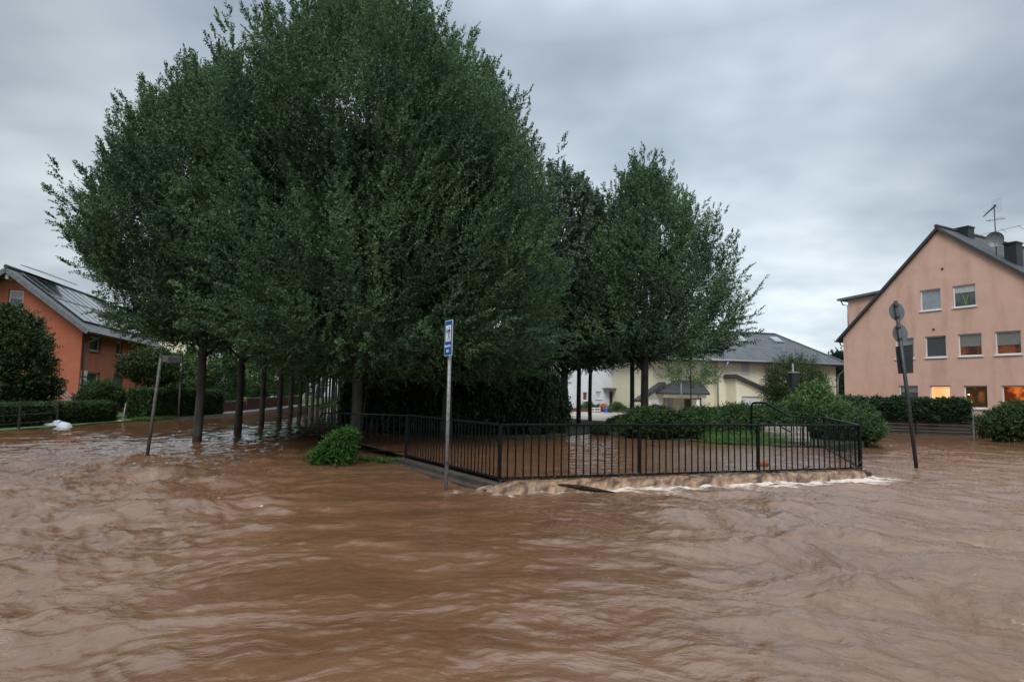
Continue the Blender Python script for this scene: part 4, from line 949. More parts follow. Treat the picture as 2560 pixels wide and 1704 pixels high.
mb = MB(); mb.bar(OP(-.75, gA, rz_ - .5), OP(-.1, gA, rz_ - .5), .16, .3); mb.build('ridge_beam', M_frame, orf)
gutter([OP(-.85, eo + .07, zE + .02 - rsl * eo * .75), OP(LEN + .3, eo + .07, zE + .02 - rsl * eo * .75)], oh, r=.075)
mb = MB(); gz0 = zE - .08 - rsl * eo * .75; mb.tube([OP(.75, eo + .04, gz0), OP(.75, eo - .1, gz0 - .18), OP(.32, .1, gz0 - .55), OP(.28, .07, gz0 - .75), OP(.28, .07, 0)], .055, 8); mb.build('downpipe', M_greyfr, oh, smooth=True)
# solar panels lying on the roof slope
sn = Vector((GF.d.x * rsl, GF.d.y * rsl, 1)).normalized()
def RP(s, f, o=.0):      # f = 0 at ridge, 1 at eave
    a_ = OP(s, gA + (eo - gA) * f, rz_ + (zE + .14 - rsl * eo * .75 - rz_) * f); return a_ + sn * o
pc_ = 7
for r in range(2):
    for c in range(pc_):
        s0 = .1 + c * 1.25; s1 = s0 + 1.2; f0 = .06 + r * .40; f1 = f0 + .385
        mb = MB(); mb.hexa([RP(s0, f1, .05), RP(s1, f1, .05), RP(s1, f0, .05), RP(s0, f0, .05), RP(s0, f1, .10), RP(s1, f1, .10), RP(s1, f0, .10), RP(s0, f0, .10)])
        o = mb.build('solar_panel', M_solar, orf)
        mb = MB(); e_ = .03
        mb.bar(RP(s0, f0, .105), RP(s1, f0, .105), .03, .03); mb.bar(RP(s0, f1, .105), RP(s1, f1, .105), .03, .03); mb.bar(RP(s0, f0, .105), RP(s0, f1, .105), .03, .03); mb.build('panel_frame', M_zinc, o)
# raised panel row above the ridge and a roof window
for c in range(4):
    s0 = 1.0 + c * 1.2; mb = MB(); u0_, u1_ = gA + .15, gA + 1.0
    mb.hexa([OP(s0, u1_, rz_ + .12), OP(s0 + 1.15, u1_, rz_ + .12), OP(s0 + 1.15, u0_ - .35, rz_ + .48), OP(s0, u0_ - .35, rz_ + .48), OP(s0, u1_, rz_ + .17), OP(s0 + 1.15, u1_, rz_ + .17), OP(s0 + 1.15, u0_ - .35, rz_ + .53), OP(s0, u0_ - .35, rz_ + .53)])
    mb.build('solar_panel', M_solar, orf)
mb = MB(); mb.hexa([RP(9.4, .83, .06), RP(10.6, .83, .06), RP(10.6, .55, .06), RP(9.4, .55, .06), RP(9.4, .83, .16), RP(10.6, .83, .16), RP(10.6, .55, .16), RP(9.4, .55, .16)]); sk_ = mb.build('roof_window', M_frame, orf)
mb = MB(); mb.hexa([RP(9.5, .80, .15), RP(10.5, .80, .15), RP(10.5, .58, .15), RP(9.5, .58, .15), RP(9.5, .80, .175), RP(10.5, .80, .175), RP(10.5, .58, .175), RP(9.5, .58, .175)]); mb.build('pane', M_paneskyl, sk_)
# three white notices by the window
for i, (x0, y0, x1, y1) in enumerate(((203, 925, 216, 940), (200, 944, 214, 960), (198, 964, 212, 979))):
    r = OF.rect(x0, y0, x1, y1); n_ = wroot('wall_notice', tuple(OF.P(r[0], -.03, r[2])), ['white square notice, topmost of the three beside the white window', 'white square notice with a dark mark, middle of the three beside the window', 'white square notice with a dark picture, lowest of the three beside the window'][i], 'notice', 'notices on the orange house')
    mb = MB(); quad_bar(mb, OF, r[0], r[1], r[2], r[3], -.04, -.005); mb.build('board', M_white, n_)
    mb = MB(); a_, b_, c_, d_ = r; du_, dz_ = b_ - a_, d_ - c_
    if i == 0: quad_bar(mb, OF, a_ + du_ * .3, a_ + du_ * .75, c_ + dz_ * .3, c_ + dz_ * .55, -.046, -.04); mk = M_garage
    elif i == 1:
        quad_bar(mb, OF, a_ + du_ * .4, a_ + du_ * .8, c_ + dz_ * .55, c_ + dz_ * .68, -.046, -.04); quad_bar(mb, OF, a_ + du_ * .4, a_ + du_ * .6, c_ + dz_ * .18, c_ + dz_ * .5, -.046, -.04); mk = M_black
    else:
        quad_bar(mb, OF, a_ + du_ * .12, a_ + du_ * .88, c_ + dz_ * .18, c_ + dz_ * .85, -.046, -.04); mk = M_boxdark
    mb.build('print', mk, n_)
# outside stairs with white handrails
os_ = wroot('outside_stairs', tuple(GF.P(-3.2, -1.2, 0)), 'dark outside stairs with thin pale handrails at the orange gable', 'stairs')
sa = atY(105, 968, 34.5); sb = atY(165, 1010, 33.8)
for k in range(6):
    t = k / 5; c = sa.lerp(sb, t); mb = MB(); mb.box((c.x, c.y, c.z - .05), (.5, 1.0, .07), .2); mb.build('step', M_boxdark, os_)
mb = MB(); mb.bar(sa - Vector((0, .5, .2)), sb - Vector((0, .5, .2)), .06, .18); mb.build('stringer', M_boxdark, os_)
for (x0, y0, x1, y1) in ((112, 946, 182, 1000), (152, 968, 191, 1001), (186, 980, 214, 1000)):
    a_ = atY(x0, y0, 34.2); b_ = atY(x1, y1, 33.6)
    for dz in (0, -.25):
        mb = MB(); mb.tube([a_ + Vector((0, 0, dz)), b_ + Vector((0, 0, dz))], .022, 6); mb.build('handrail', M_galv, os_)
    mb = MB(); mb.tube([b_, Vector((b_.x, b_.y, .05))], .022, 6); mb.tube([a_, Vector((a_.x, a_.y, a_.z - .8))], .022, 6); mb.build('rail_post', M_galv, os_)
# small wooden landing right of the door
ld = wroot('wooden_landing', tuple(atY(345, 1000, 37)), 'reddish wooden porch landing with slatted side beside the grey door', 'landing')
for (x0, y0, x1, y1, m_) in ((320, 1008, 352, 1008, M_redwood), (336, 978, 352, 978, M_boxdark), (336, 985, 352, 990, M_redwood)):
    mb = MB(); a_ = atY(x0, y0, 37.5); b_ = atY(x1, y1, 37.5); mb.bar(a_, b_, .08, .12); mb.build('rail', m_, ld)
for x in (321, 331, 338, 345, 353, 361):
    a_ = atY(x, 978 if x > 330 else 995, 37.5); mb = MB(); mb.box((a_.x, a_.y, (a_.z) / 2), (.09, .09, a_.z)); mb.build('post', M_redwood, ld)
mb = MB(); a_ = atY(312, 1010, 37.6); b_ = atY(362, 1010, 37.6); mb.bar((a_.x, a_.y + .6, .33), (b_.x, b_.y + .6, .33), 1.2, .66); mb.build('base', M_stone, ld)

# ------------------------------------------------------------------ cream house (middle right)
cd = Vector((12.5, 3.0, 0)).normalized(); cO = atY(1797, 990, 54.4); cO.z = 0
CF = Frame(cO, cd); ch = wroot('house', (cO.x, cO.y, 0), 'cream two storey house with blue grey hipped roof, two roof windows and a garage annex', 'house')
zEv = CF.px(1900, 903)[1]; sR = CF.px(2090, 950)[0]; sL2 = CF.px(1640, 950)[0]
hc = [CF.rect(1853, 901, 1874, 933), CF.rect(1909, 903, 1929, 934), CF.rect(1817, 982, 1832, 1012)]
wall(CF, 'street_wall', M_cream, ch, [(0, zEv), (sR, zEv)], -.4, hc, depth=.14)
for h in hc[:2]: window(CF, ch, h, blind=(M_shutter, 1), fw=.05)
window(CF, ch, hc[2], sill=False, fw=.08)
ws = .75; hl = [CF.rect(1757, 905, 1774, 944)]
hl[0] = [CF.px(1752, 905, ws)[0], CF.px(1775, 905, ws)[0], CF.px(1775, 944, ws)[1], CF.px(1757, 905, ws)[1]]
h2 = [CF.px(1668, 985, ws)[0], CF.px(1682, 985, ws)[0], -.0, CF.px(1668, 985, ws)[1]]; h3 = [CF.px(1712, 990, ws)[0], CF.px(1727, 990, ws)[0], -.0, CF.px(1712, 990, ws)[1]]
wall(CF, 'left_wall', M_cream, ch, [(sL2, zEv), (0, zEv)], -.4, hl + [h2, h3], depth=.14, w=ws)
window(CF, ch, hl[0], blind=(M_shutter, 1), w=ws, fw=.05); window(CF, ch, h2, blind=(M_shutter, 1), w=ws, sill=False, fw=.05)
mb = MB(); quad_bar(mb, CF, h3[0] + .003, h3[1] - .003, 0, h3[3] - .003, ws + .08, ws + .13); mb.build('door', M_boxdark, ch)
mb = MB(); P = CF.P; mb.poly([P(0, 0, -.4), P(0, ws, -.4), P(0, ws, zEv), P(0, 0, zEv)]); mb.build('wall_return', M_cream, ch)
mb = MB(); mb.poly([P(sR, 0, -.4), P(sR, 10, -.4), P(sR, 10, zEv), P(sR, 0, zEv)]); mb.build('side_wall', M_cream, ch)
mb = MB(); mb.poly([P(sL2, ws, -.4), P(sL2, 10, -.4), P(sL2, 10, zEv), P(sL2, ws, zEv)]); mb.build('side_wall', M_cream, ch)
# hipped roof
e0, e1 = sL2 - .7, sR + .85; wv0, wv1 = -.75, 10.7; wm_ = (wv0 + wv1) / 2; zr_ = CF.px(1850, 831, wm_)[1]; r1 = CF.px(1937, 833, wm_)[0]; r0_ = e0 + (e1 - r1)
z_e = zEv - .02
mb = MB()
def tri_slab(pts, th=.22):
    pts = [Vector(p) for p in pts]; nrm = (pts[1] - pts[0]).cross(pts[2] - pts[0]).normalized(); nrm = nrm if nrm.z > 0 else -nrm
    u = (pts[1] - pts[0]).normalized(); v = nrm.cross(u); v = v if v.z > 0 else -v
    mb.poly(pts, [((p - pts[0]).dot(u), (p - pts[0]).dot(v)) for p in pts])
E = [P(e0, wv0, z_e), P(e1, wv0, z_e), P(e1, wv1, z_e), P(e0, wv1, z_e)]; Rg = [P(r0_, wm_, zr_), P(r1, wm_, zr_)]
tri_slab([E[0], E[1], Rg[1], Rg[0]]); tri_slab([E[1], E[2], Rg[1]]); tri_slab([E[2], E[3], Rg[0], Rg[1]]); tri_slab([E[3], E[0], Rg[0]])
dn = Vector((0, 0, .18))
for i in range(4): mb.poly([E[i] - dn, E[(i + 1) % 4] - dn, E[(i + 1) % 4], E[i]], [(0, 0)] * 4)
mb.poly([p - dn for p in E][::-1], [(0, 0)] * 4)
crf = mb.build('roof', M_roofb, ch)
mb = MB(); mb.tube([Rg[0], Rg[1]], .13, 6); mb.tube([Rg[1], E[1]], .12, 6); mb.tube([Rg[1], E[2]], .12, 6); mb.tube([Rg[0], E[0]], .12, 6); mb.build('ridge_tiles', M_roofb, crf)
gutter([P(e0, wv0 - .08, z_e - .07), P(e1, wv0 - .08, z_e - .07)], ch, r=.09)
fs = (E[1] - E[0]).normalized(); up_ = (P(0, wm_, zr_) - P(0, wv0, z_e)); ul = up_.length; up_.normalize(); fn_ = fs.cross(up_); fn_ = fn_ if fn_.z > 0 else -fn_
for (x0, x1, ya) in ((1838, 1862, 848), (1926, 1954, 850)):
    c = None
    for f_ in np.linspace(.3, .95, 40):
        w_ = wv0 + (wm_ - wv0) * f_; s_c, z_c = CF.px((x0 + x1) / 2, ya, w_)
        if c is None or abs(z_c - (z_e + (zr_ - z_e) * f_)) < c[0]: c = (abs(z_c - (z_e + (zr_ - z_e) * f_)), s_c, f_)
    ctr = P(c[1], wv0 + (wm_ - wv0) * c[2], z_e + (zr_ - z_e) * c[2]); a_ = fs * .5; b_ = up_ * .62
    mb = MB(); mb.hexa([ctr - a_ - b_, ctr + a_ - b_, ctr + a_ + b_, ctr - a_ + b_] + [q + fn_ * .1 for q in (ctr - a_ - b_, ctr + a_ - b_, ctr + a_ + b_, ctr - a_ + b_)]); rw = mb.build('roof_window', M_zinc, crf)
    a_ *= .82; b_ *= .85; mb = MB(); mb.hexa([q + fn_ * .09 for q in (ctr - a_ - b_, ctr + a_ - b_, ctr + a_ + b_, ctr - a_ + b_)] + [q + fn_ * .12 for q in (ctr - a_ - b_, ctr + a_ - b_, ctr + a_ + b_, ctr - a_ + b_)]); mb.build('pane', M_paneskyl, rw)
zz_ = z_e - .15
mb = MB(); mb.tube([P(.45, wv0 - .08, zz_), P(.35, wv0 + .1, zz_ - .5), P(-.1, -.02, zz_ - 1.5), P(-.12, -.07, zz_ - 1.8), P(-.12, -.07, 0)], .075, 8); mb.build('downpipe', M_zinc, ch, smooth=True)
mb = MB(); mb.tube([P(sR + .7, wv0 + .1, zz_), P(sR + .3, -.0, zz_ - .9), P(sR + .12, -.07, zz_ - 1.5), P(sR + .12, -.07, 0)], .075, 8); mb.build('downpipe', M_zinc, ch, smooth=True)
# garage annex in front on the right
gw_ = -1.6; ga, gza = CF.px(1838, 935, gw_); gb, gzb = CF.px(1925, 975, gw_); gdr = [CF.px(1854, 990, gw_)[0], CF.px(1900, 990, gw_)[0], -.4, CF.px(1860, 990, gw_)[1]]
gsl = (gza - gzb) / (gb - ga)
wall(CF, 'annex_wall', M_cream, ch, [(ga + .1, gza - .35), (gb + .6, gzb - .45 - gsl * .5)], -.4, [gdr], depth=.25, w=gw_)
mb = MB(); quad_bar(mb, CF, gdr[0] + .003, gdr[1] - .003, -.4, gdr[3] - .003, gw_ + .12, gw_ + .18); gd = mb.build('garage_door', M_garage, ch)
mb = MB(); mb.poly([P(ga + .1, gw_, -.4), P(ga + .1, 0, -.4), P(ga + .1, 0, gza - .35), P(ga + .1, gw_, gza - .35)]); mb.build('annex_side', M_cream, ch)
mb = MB(); roofslab(mb, P(gb + 1.0, gw_ - .3, gzb - gsl * 1.0), P(gb + 1.0, -.05, gzb - gsl * 1.0), P(ga - .1, -.05, gza), P(ga - .1, gw_ - .3, gza), .3); mb.build('annex_roof', M_roofd, ch)
# left garage gable
gw2 = -.5; la, lza = CF.px(1657, 958, gw2); lb_, lzb = CF.px(1618, 985, gw2); l2 = [CF.px(1627, 994, gw2)[0], CF.px(1653, 994, gw2)[0], -.4, CF.px(1640, 993, gw2)[1]]
ls = (lza - lzb) / (la - lb_)
wall(CF, 'garage_gable', M_cream, ch, [(lb_ - .3, lzb - ls * .3 - .1), (la, lza - .1)], -.4, [l2], depth=.2, w=gw2)
mb = MB(); quad_bar(mb, CF, l2[0] + .003, l2[1] - .003, -.4, l2[3] - .003, gw2 + .1, gw2 + .15); mb.build('garage_door', M_garage, ch)
mb = MB(); roofslab(mb, P(lb_ - .9, gw2 - .3, lzb - ls * .9 + .1), P(lb_ - .9, .4, lzb - ls * .9 + .1), P(la + .05, .4, lza + .12), P(la + .05, gw2 - .3, lza + .12), .25); mb.build('garage_roof', M_roofd, ch)
mb = MB(); mb.tube([P(la + .12, gw2 - .05, lza - .2), P(la + .12, gw2 - .05, -.3)], .07, 8); mb.build('downpipe', M_zinc, ch, smooth=True)
# porch with hipped roof on a white column
pw = -2.0; q0, qz = CF.px(1660, 980, pw); q1, _ = CF.px(1775, 977, pw); qa, qza = CF.px(1722, 950, pw + 1.8); qb_, _ = CF.px(1750, 950, pw + 1.8)
mb = MB(); Ep = [P(q0, pw, qz), P(q1, pw, qz), P(q1, ws, qz), P(q0, ws, qz)]; Rp = [P(qa - 1.2, pw + 1.7, qza), P(qb_, pw + 1.7, qza)]
tri_slab([Ep[0], Ep[1], Rp[1], Rp[0]]); tri_slab([Ep[1], Ep[2], Rp[1]]); tri_slab([Ep[3], Ep[0], Rp[0]]); tri_slab([Ep[2], Ep[3], Rp[0], Rp[1]])
for i in range(4): mb.poly([Ep[i] - dn * .9, Ep[(i + 1) % 4] - dn * .9, Ep[(i + 1) % 4], Ep[i]], [(0, 0)] * 4)
mb.poly([p - dn * .9 for p in Ep][::-1], [(0, 0)] * 4)
mb.build('porch_roof', M_roofd, ch)
cs_, _ = CF.px(1744, 1000, pw + .5); mb = MB(); mb.tube([P(cs_, pw + .5, -.3), P(cs_, pw + .5, qz - .15)], .17, 14); mb.build('porch_column', M_frame, ch, smooth=True)
mb = MB(); quad_bar(mb, CF, q0 + .2, q1 - .15, qz - .45, qz - .17, pw + .35, pw + .6); mb.build('porch_beam', M_cream, ch)

# ------------------------------------------------------------------ white house behind the trees
wO = atY(1395, 1000, 62); wO.z = -.1; WF = Frame(wO, Vector((1, .05, 0)).normalized())
wh = wroot('house', (wO.x, wO.y, 0), 'white rendered house with brown entrance door seen between the tree trunks', 'house')
wr = [WF.rect(1457, 980, 1468.5, 1001), WF.rect(1489.6, 978, 1503, 997), WF.rect(1523.6, 978, 1536, 1012), WF.rect(1550.7, 975.4, 1563, 999)]; wr[2][2] = .1
zW = 8.0; sW = WF.px(1584, 1000)[0]
wall(WF, 'street_wall', M_whitew, wh, [(0, zW), (sW, zW)], -.6, wr, depth=.18)
window(WF, wh, wr[0], pane=M_redwood); window(WF, wh, wr[1], blind=(M_shutter, 1)); window(WF, wh, wr[3], mull=1)
mb = MB(); quad_bar(mb, WF, wr[2][0] + .003, wr[2][1] - .2, .1, wr[2][3] - .003, .1, .16); mb.build('door', M_brown, wh)
mb = MB(); quad_bar(mb, WF, wr[2][0] - .7, wr[2][1] + .4, wr[2][3] + .25, wr[2][3] + .35, -1.0, -.01); mb.build('canopy', M_greyfr, wh)
mb = MB(); x_, z_ = WF.px(1575, 950); mb.tube([WF.P(x_, -.08, 7.6), WF.P(x_, -.08, 0)], .07, 8); mb.build('downpipe', M_boxdark, wh)
mb = MB(); quad_bar(mb, WF, -.02, sW + .02, -.6, WF.px(1500, 1022)[1] , -.04, -.003); mb.build('plinth', M_stone, wh)
mb = MB(); P = WF.P; mb.poly([P(sW, 0, -.6), P(sW, 9, -.6), P(sW, 9, zW), P(sW, 0, zW)]); mb.poly([P(0, 0, -.6), P(0, 9, -.6), P(0, 9, zW), P(0, 0, zW)]); mb.build('side_wall', M_whitew, wh)
mb = MB(); roofslab(mb, P(-.4, -.5, zW - .1), P(sW + .4, -.5, zW - .1), P(sW + .4, 4.5, zW + 3), P(-.4, 4.5, zW + 3), .2); roofslab(mb, P(-.4, 9.5, zW - .1), P(sW + .4, 9.5, zW - .1), P(sW + .4, 4.5, zW + 3), P(-.4, 4.5, zW + 3), .2); mb.build('roof', M_roofd, wh)
# white garage between the trunks
gO = atY(1592, 1000, 60); gO.z = 0; G_ = Frame(gO, Vector((1, 0, 0))); gh = wroot('garage', (gO.x, gO.y, 0), 'small white garage with brown fascia between two tree trunks', 'garage')
x1_, z1_ = G_.px(1622, 984); mb = MB(); quad_bar(mb, G_, 0, x1_, -.4, z1_ - .6, 0, 6); mb.build('wall', M_garage, gh)
mb = MB(); quad_bar(mb, G_, -.15, x1_ + .15, z1_ - .6, z1_, -.12, 6.1); mb.build('fascia', M_brown, gh)
mb = MB(); quad_bar(mb, G_, .1, x1_ - .1, z1_ - 1.1, z1_ - .61, -.06, -.003); mb.build('wood_band', mat('pale_wood', (.42, .25, .12), .6, c2=(.5, .32, .17), scale=8), gh)
# front garden wall, fence rails, bins
def wall_run(name, pa, pb_, z0, z1, th, m, label, cat, cap=None, z1b=None):
    root = wroot(name, (pa[0], pa[1], z0), label, cat); mb = MB(); a_, b_ = Vector(pa[:2] + (0,)) if isinstance(pa, tuple) else Vector((pa[0], pa[1], 0)), Vector((pb_[0], pb_[1], 0))
    a_ = Vector((pa[0], pa[1], 0)); z1b = z1 if z1b is None else z1b
    d = (b_ - a_).normalized(); n = Vector((-d.y, d.x, 0)) * th / 2
    mb.hexa([a_ - n + Vector((0, 0, z0)), b_ - n + Vector((0, 0, z0)), b_ + n + Vector((0, 0, z0)), a_ + n + Vector((0, 0, z0)), a_ - n + Vector((0, 0, z1)), b_ - n + Vector((0, 0, z1b)), b_ + n + Vector((0, 0, z1b)), a_ + n + Vector((0, 0, z1))])
    mb.build('masonry', m, root)
    if cap:
        mb = MB(); n = n * 1.25; mb.hexa([p + Vector((0, 0, z)) for p, z in ((a_ - n, z1 + .003), (b_ - n, z1b + .003), (b_ + n, z1b + .003), (a_ + n, z1 + .003), (a_ - n, z1 + .07), (b_ - n, z1b + .07), (b_ + n, z1b + .07), (a_ + n, z1 + .07))]); mb.build('coping', cap, root)
    return root
bY = 57
g0 = atY(1380, 1036, bY); g1_ = atY(1506, 1039, bY); g2_ = atY(1546, 1039, bY); g3_ = atY(1590, 1041, bY)
wall_run('brick_wall', g0, g1_, -.4, zat(1500, 1023, bY), .3, M_brick, 'low red brown brick garden wall left of the blue bin', 'wall', M_stone)
wall_run('stone_wall', g2_, g3_, -.4, zat(1560, 1024, bY), .3, M_stone, 'low dark stone garden wall right of the bins', 'wall', M_boxdark)
rr_ = wroot('rail_fence', tuple(atY(1471, 1026, bY - .3)), 'two white horizontal fence rails on the brick wall', 'fence')
for y in (1020, 1026):
    mb = MB(); mb.bar(atY(1470, y, bY - .3), atY(1501, y, bY - .3), .05, .1); mb.build('rail', M_frame, rr_)
for x in (1472, 1486, 1500):
    mb = MB(); mb.bar(atY(x, 1017.5, bY - .24), atY(x, 1030, bY - .24), .06, .06, up=(0, 1, 0)); mb.build('post', M_frame, rr_)
def bin_(px, wpx, yt, yb, m, ml, label):
    c = atY(px, yb, bY - .8); w_ = wpx / F * (bY - .8); h = zat(px, yt, bY - .8) - c.z; root = wroot('wheelie_bin', tuple(c), label, 'bin', 'bins by the garden wall')
    mb = MB(); b_, t_ = w_ * .40, w_ * .5; z0_, z1_ = c.z + .05, c.z + h * .88
    mb.hexa([(c.x - b_, c.y - b_, z0_), (c.x + b_, c.y - b_, z0_), (c.x + b_, c.y + b_, z0_), (c.x - b_, c.y + b_, z0_), (c.x - t_, c.y - t_, z1_), (c.x + t_, c.y - t_, z1_), (c.x + t_, c.y + t_, z1_), (c.x - t_, c.y + t_, z1_)]); mb.build('body', m, root, bevel=.01)
    mb = MB(); mb.hexa([(c.x - t_ * 1.08, c.y - t_ * 1.1, z1_ + .003), (c.x + t_ * 1.08, c.y - t_ * 1.1, z1_ + .003), (c.x + t_ * 1.08, c.y + t_ * 1.1, z1_ + .003), (c.x - t_ * 1.08, c.y + t_ * 1.1, z1_ + .003), (c.x - t_ * .9, c.y - t_ * .9, c.z + h), (c.x + t_ * .9, c.y - t_ * .9, c.z + h), (c.x + t_ * .9, c.y + t_, c.z + h), (c.x - t_ * .9, c.y + t_, c.z + h)]); mb.build('lid', ml, root)
    for sg in (-1, 1):
        mb = MB(); mb.tube([(c.x + sg * b_ - .02, c.y + b_, c.z + .06), (c.x + sg * b_ + .02, c.y + b_, c.z + .06)], .06, 10); mb.build('wheel', M_boxdark, root)
bin_(1515, 9.5, 1018, 1039, M_bluepl, M_bluepl, 'bright blue wheelie bin at the end of the brick wall')
bin_(1525.5, 9.5, 1017, 1039, M_greenpl, M_greenpl, 'dark green wheelie bin right next to the blue one')

# ------------------------------------------------------------------ houses and walls further along the avenue, left
h5O = atY(384, 1000, 58); h5O.z = 0; H5 = Frame(h5O, Vector((1, .3, 0)))
h5 = wroot('house', tuple(h5O), 'pale cream house partly hidden behind the orange one', 'house'); s5 = H5.px(500, 1000)[0]
w5 = [H5.rect(399, 884, 420, 903)]; wall(H5, 'street_wall', M_cream, h5, [(0, 8.5), (s5, 8.5)], -.5, w5); window(H5, h5, w5[0], framem=M_boxdark, mull=1)
mb = MB(); roofslab(mb, H5.P(-.4, -.5, 8.4), H5.P(s5 + .4, -.5, 8.4), H5.P(s5 + .4, 4.5, 11), H5.P(-.4, 4.5, 11), .2); mb.build('roof', M_roofd, h5)
mb = MB(); mb.poly([H5.P(s5, 0, -.5), H5.P(s5, 9, -.5), H5.P(s5, 9, 8.5), H5.P(s5, 0, 8.5)]); mb.poly([H5.P(0, 0, -.5), H5.P(0, 9, -.5), H5.P(0, 9, 8.5), H5.P(0, 0, 8.5)]); mb.build('side_wall', M_cream, h5)
def far_house(x0, x1, Y, h, m, label, dz=.3):
    o = atY(x0, 1000, Y); o.z = 0; fr = Frame(o, Vector((1, dz, 0))); r = wroot('house', tuple(o), label, 'house'); s_1 = fr.px(x1, 1000)[0]; hs = []
    for i in range(3):
        a_ = s_1 * (i + .3) / 3
        for z in (1.0, 3.8): hs.append([a_, a_ + 1.1, z, z + 1.4])
    wall(fr, 'street_wall', m, r, [(0, h), (s_1, h)], -.5, hs)
    for q in hs: window(fr, r, q, mull=1)
    mb = MB(); roofslab(mb, fr.P(-.4, -.5, h - .1), fr.P(s_1 + .4, -.5, h - .1), fr.P(s_1 + .4, 4.5, h + 3), fr.P(-.4, 4.5, h + 3), .2); roofslab(mb, fr.P(-.4, 9.5, h - .1), fr.P(s_1 + .4, 9.5, h - .1), fr.P(s_1 + .4, 4.5, h + 3), fr.P(-.4, 4.5, h + 3), .2); mb.build('roof', M_roofd, r)
    mb = MB(); mb.poly([fr.P(s_1, 0, -.5), fr.P(s_1, 9, -.5), fr.P(s_1, 9, h), fr.P(s_1, 4.5, h + 2.9), fr.P(s_1, 0, h)]); mb.poly([fr.P(0, 0, -.5), fr.P(0, 9, -.5), fr.P(0, 9, h), fr.P(0, 4.5, h + 2.9), fr.P(0, 0, h)]); mb.build('side_wall', m, r)
far_house(655, 700, 85, 5.8, M_whitew, 'small white house glimpsed between the avenue trunks'); far_house(770, 845, 150, 7, M_whitew, 'white house at the far end of the flooded avenue')
far_house(1010, 1110, 85, 5.8, M_cream, 'pale house glimpsed through the dark thicket', .0); far_house(1180, 1290, 90, 6, M_whitew, 'white house glimpsed through the thicket right of the blue sign', .0)
lw0 = atz(572, 1032, .05); lw1 = atz(640, 1027, .05); lw2 = atz(772, 1010, .05)
wall_run('brick_wall', lw0 - Vector((1.0, 0, 0)), lw1 - Vector((1.0, 0, 0)), -.3, .75, .3, M_brick, 'low reddish wall with white gate after the trimmed hedge', 'wall', M_stone)
wall_run('brick_wall', lw1 - Vector((1.0, 0, 0)) + (lw2 - lw1) * .01, lw2 - Vector((1.0, 0, 0)), -.3, .95, .3, M_brick, 'long low wall along the far part of the avenue', 'wall', M_stone)
vb = atY(785, 1004, 105); van = wroot('van', (vb.x, vb.y, 0), 'dark van parked far down the avenue', 'van')
mb = MB(); mb.hexa([(vb.x - 1, vb.y - 2.4, .35), (vb.x + 1, vb.y - 2.4, .35), (vb.x + 1, vb.y + 2.4, .35), (vb.x - 1, vb.y + 2.4, .35), (vb.x - .9, vb.y - 1.3, 2.3), (vb.x + .9, vb.y - 1.3, 2.3), (vb.x + .9, vb.y + 2.3, 2.3), (vb.x - .9, vb.y + 2.3, 2.3)]); mb.build('body', M_boxdark, van, bevel=.12)
mb = MB(); mb.hexa([(vb.x - .85, vb.y - 2.02, 1.3), (vb.x + .85, vb.y - 2.02, 1.3), (vb.x + .85, vb.y - 1.8, 1.3), (vb.x - .85, vb.y - 1.8, 1.3), (vb.x - .8, vb.y - 1.52, 2.1), (vb.x + .8, vb.y - 1.52, 2.1), (vb.x + .8, vb.y - 1.3, 2.1), (vb.x - .8, vb.y - 1.3, 2.1)]); mb.build('windscreen', M_pane, van)
for sx_ in (-1, 1):
    for sy_ in (-1.5, 1.5):
        mb = MB(); mb.tube([(vb.x + sx_ * .85, vb.y + sy_, .33), (vb.x + sx_ * 1.0, vb.y + sy_, .33)], .33, 14); mb.build('wheel', M_boxdark, van)

# ------------------------------------------------------------------ ivy-grown wall in front of the pink house
iv0 = atz(2128, 1080, 0); iv1 = atz(2432, 1091, 0)
ivw = wroot('garden_wall', (iv0.x, iv0.y, 0), 'dark weathered board wall under ivy, standing in the flood before the pink house', 'wall')
zt_i = 1.25; d_ = (iv1 - iv0).normalized(); n_i = Vector((d_.y, -d_.x, 0))
for i in range(8):
    mb = MB(); z = .0 + i * .19 - .25; mb.bar((iv0.x, iv0.y, z), (iv1.x, iv1.y, z), .05, .18); mb.build('board', M_boards, ivw)
mb = MB(); q = iv1 + n_i * .08; mb.box((q.x, q.y, .6), (.1, .1, 1.7)); mb.build('post', M_galv, ivw)
q = iv0.lerp(iv1, .55) + n_i * .06; mb = MB(); mb.box((q.x, q.y, .55), (.09, .09, 1.6)); mb.build('post', M_darkpost, ivw)
bw = wall_run('brick_wall', iv1 + d_ * .1, atz(2495, 1093, 0), -.3, 1.15, .25, M_brick, 'dark reddish wall piece between the ivy wall and the right bush', 'wall')

# ================================================================== TREES
def place(o, x, y, z=0, rz=0, s=1.0, label=None, cat='tree', group=None, sz=None):
    o.location = (x, y, z); o.rotation_euler = (0, 0, rz); o.scale = (s, s, sz or s); tag(o, label, cat, group); return o
rd = random.Random(11)
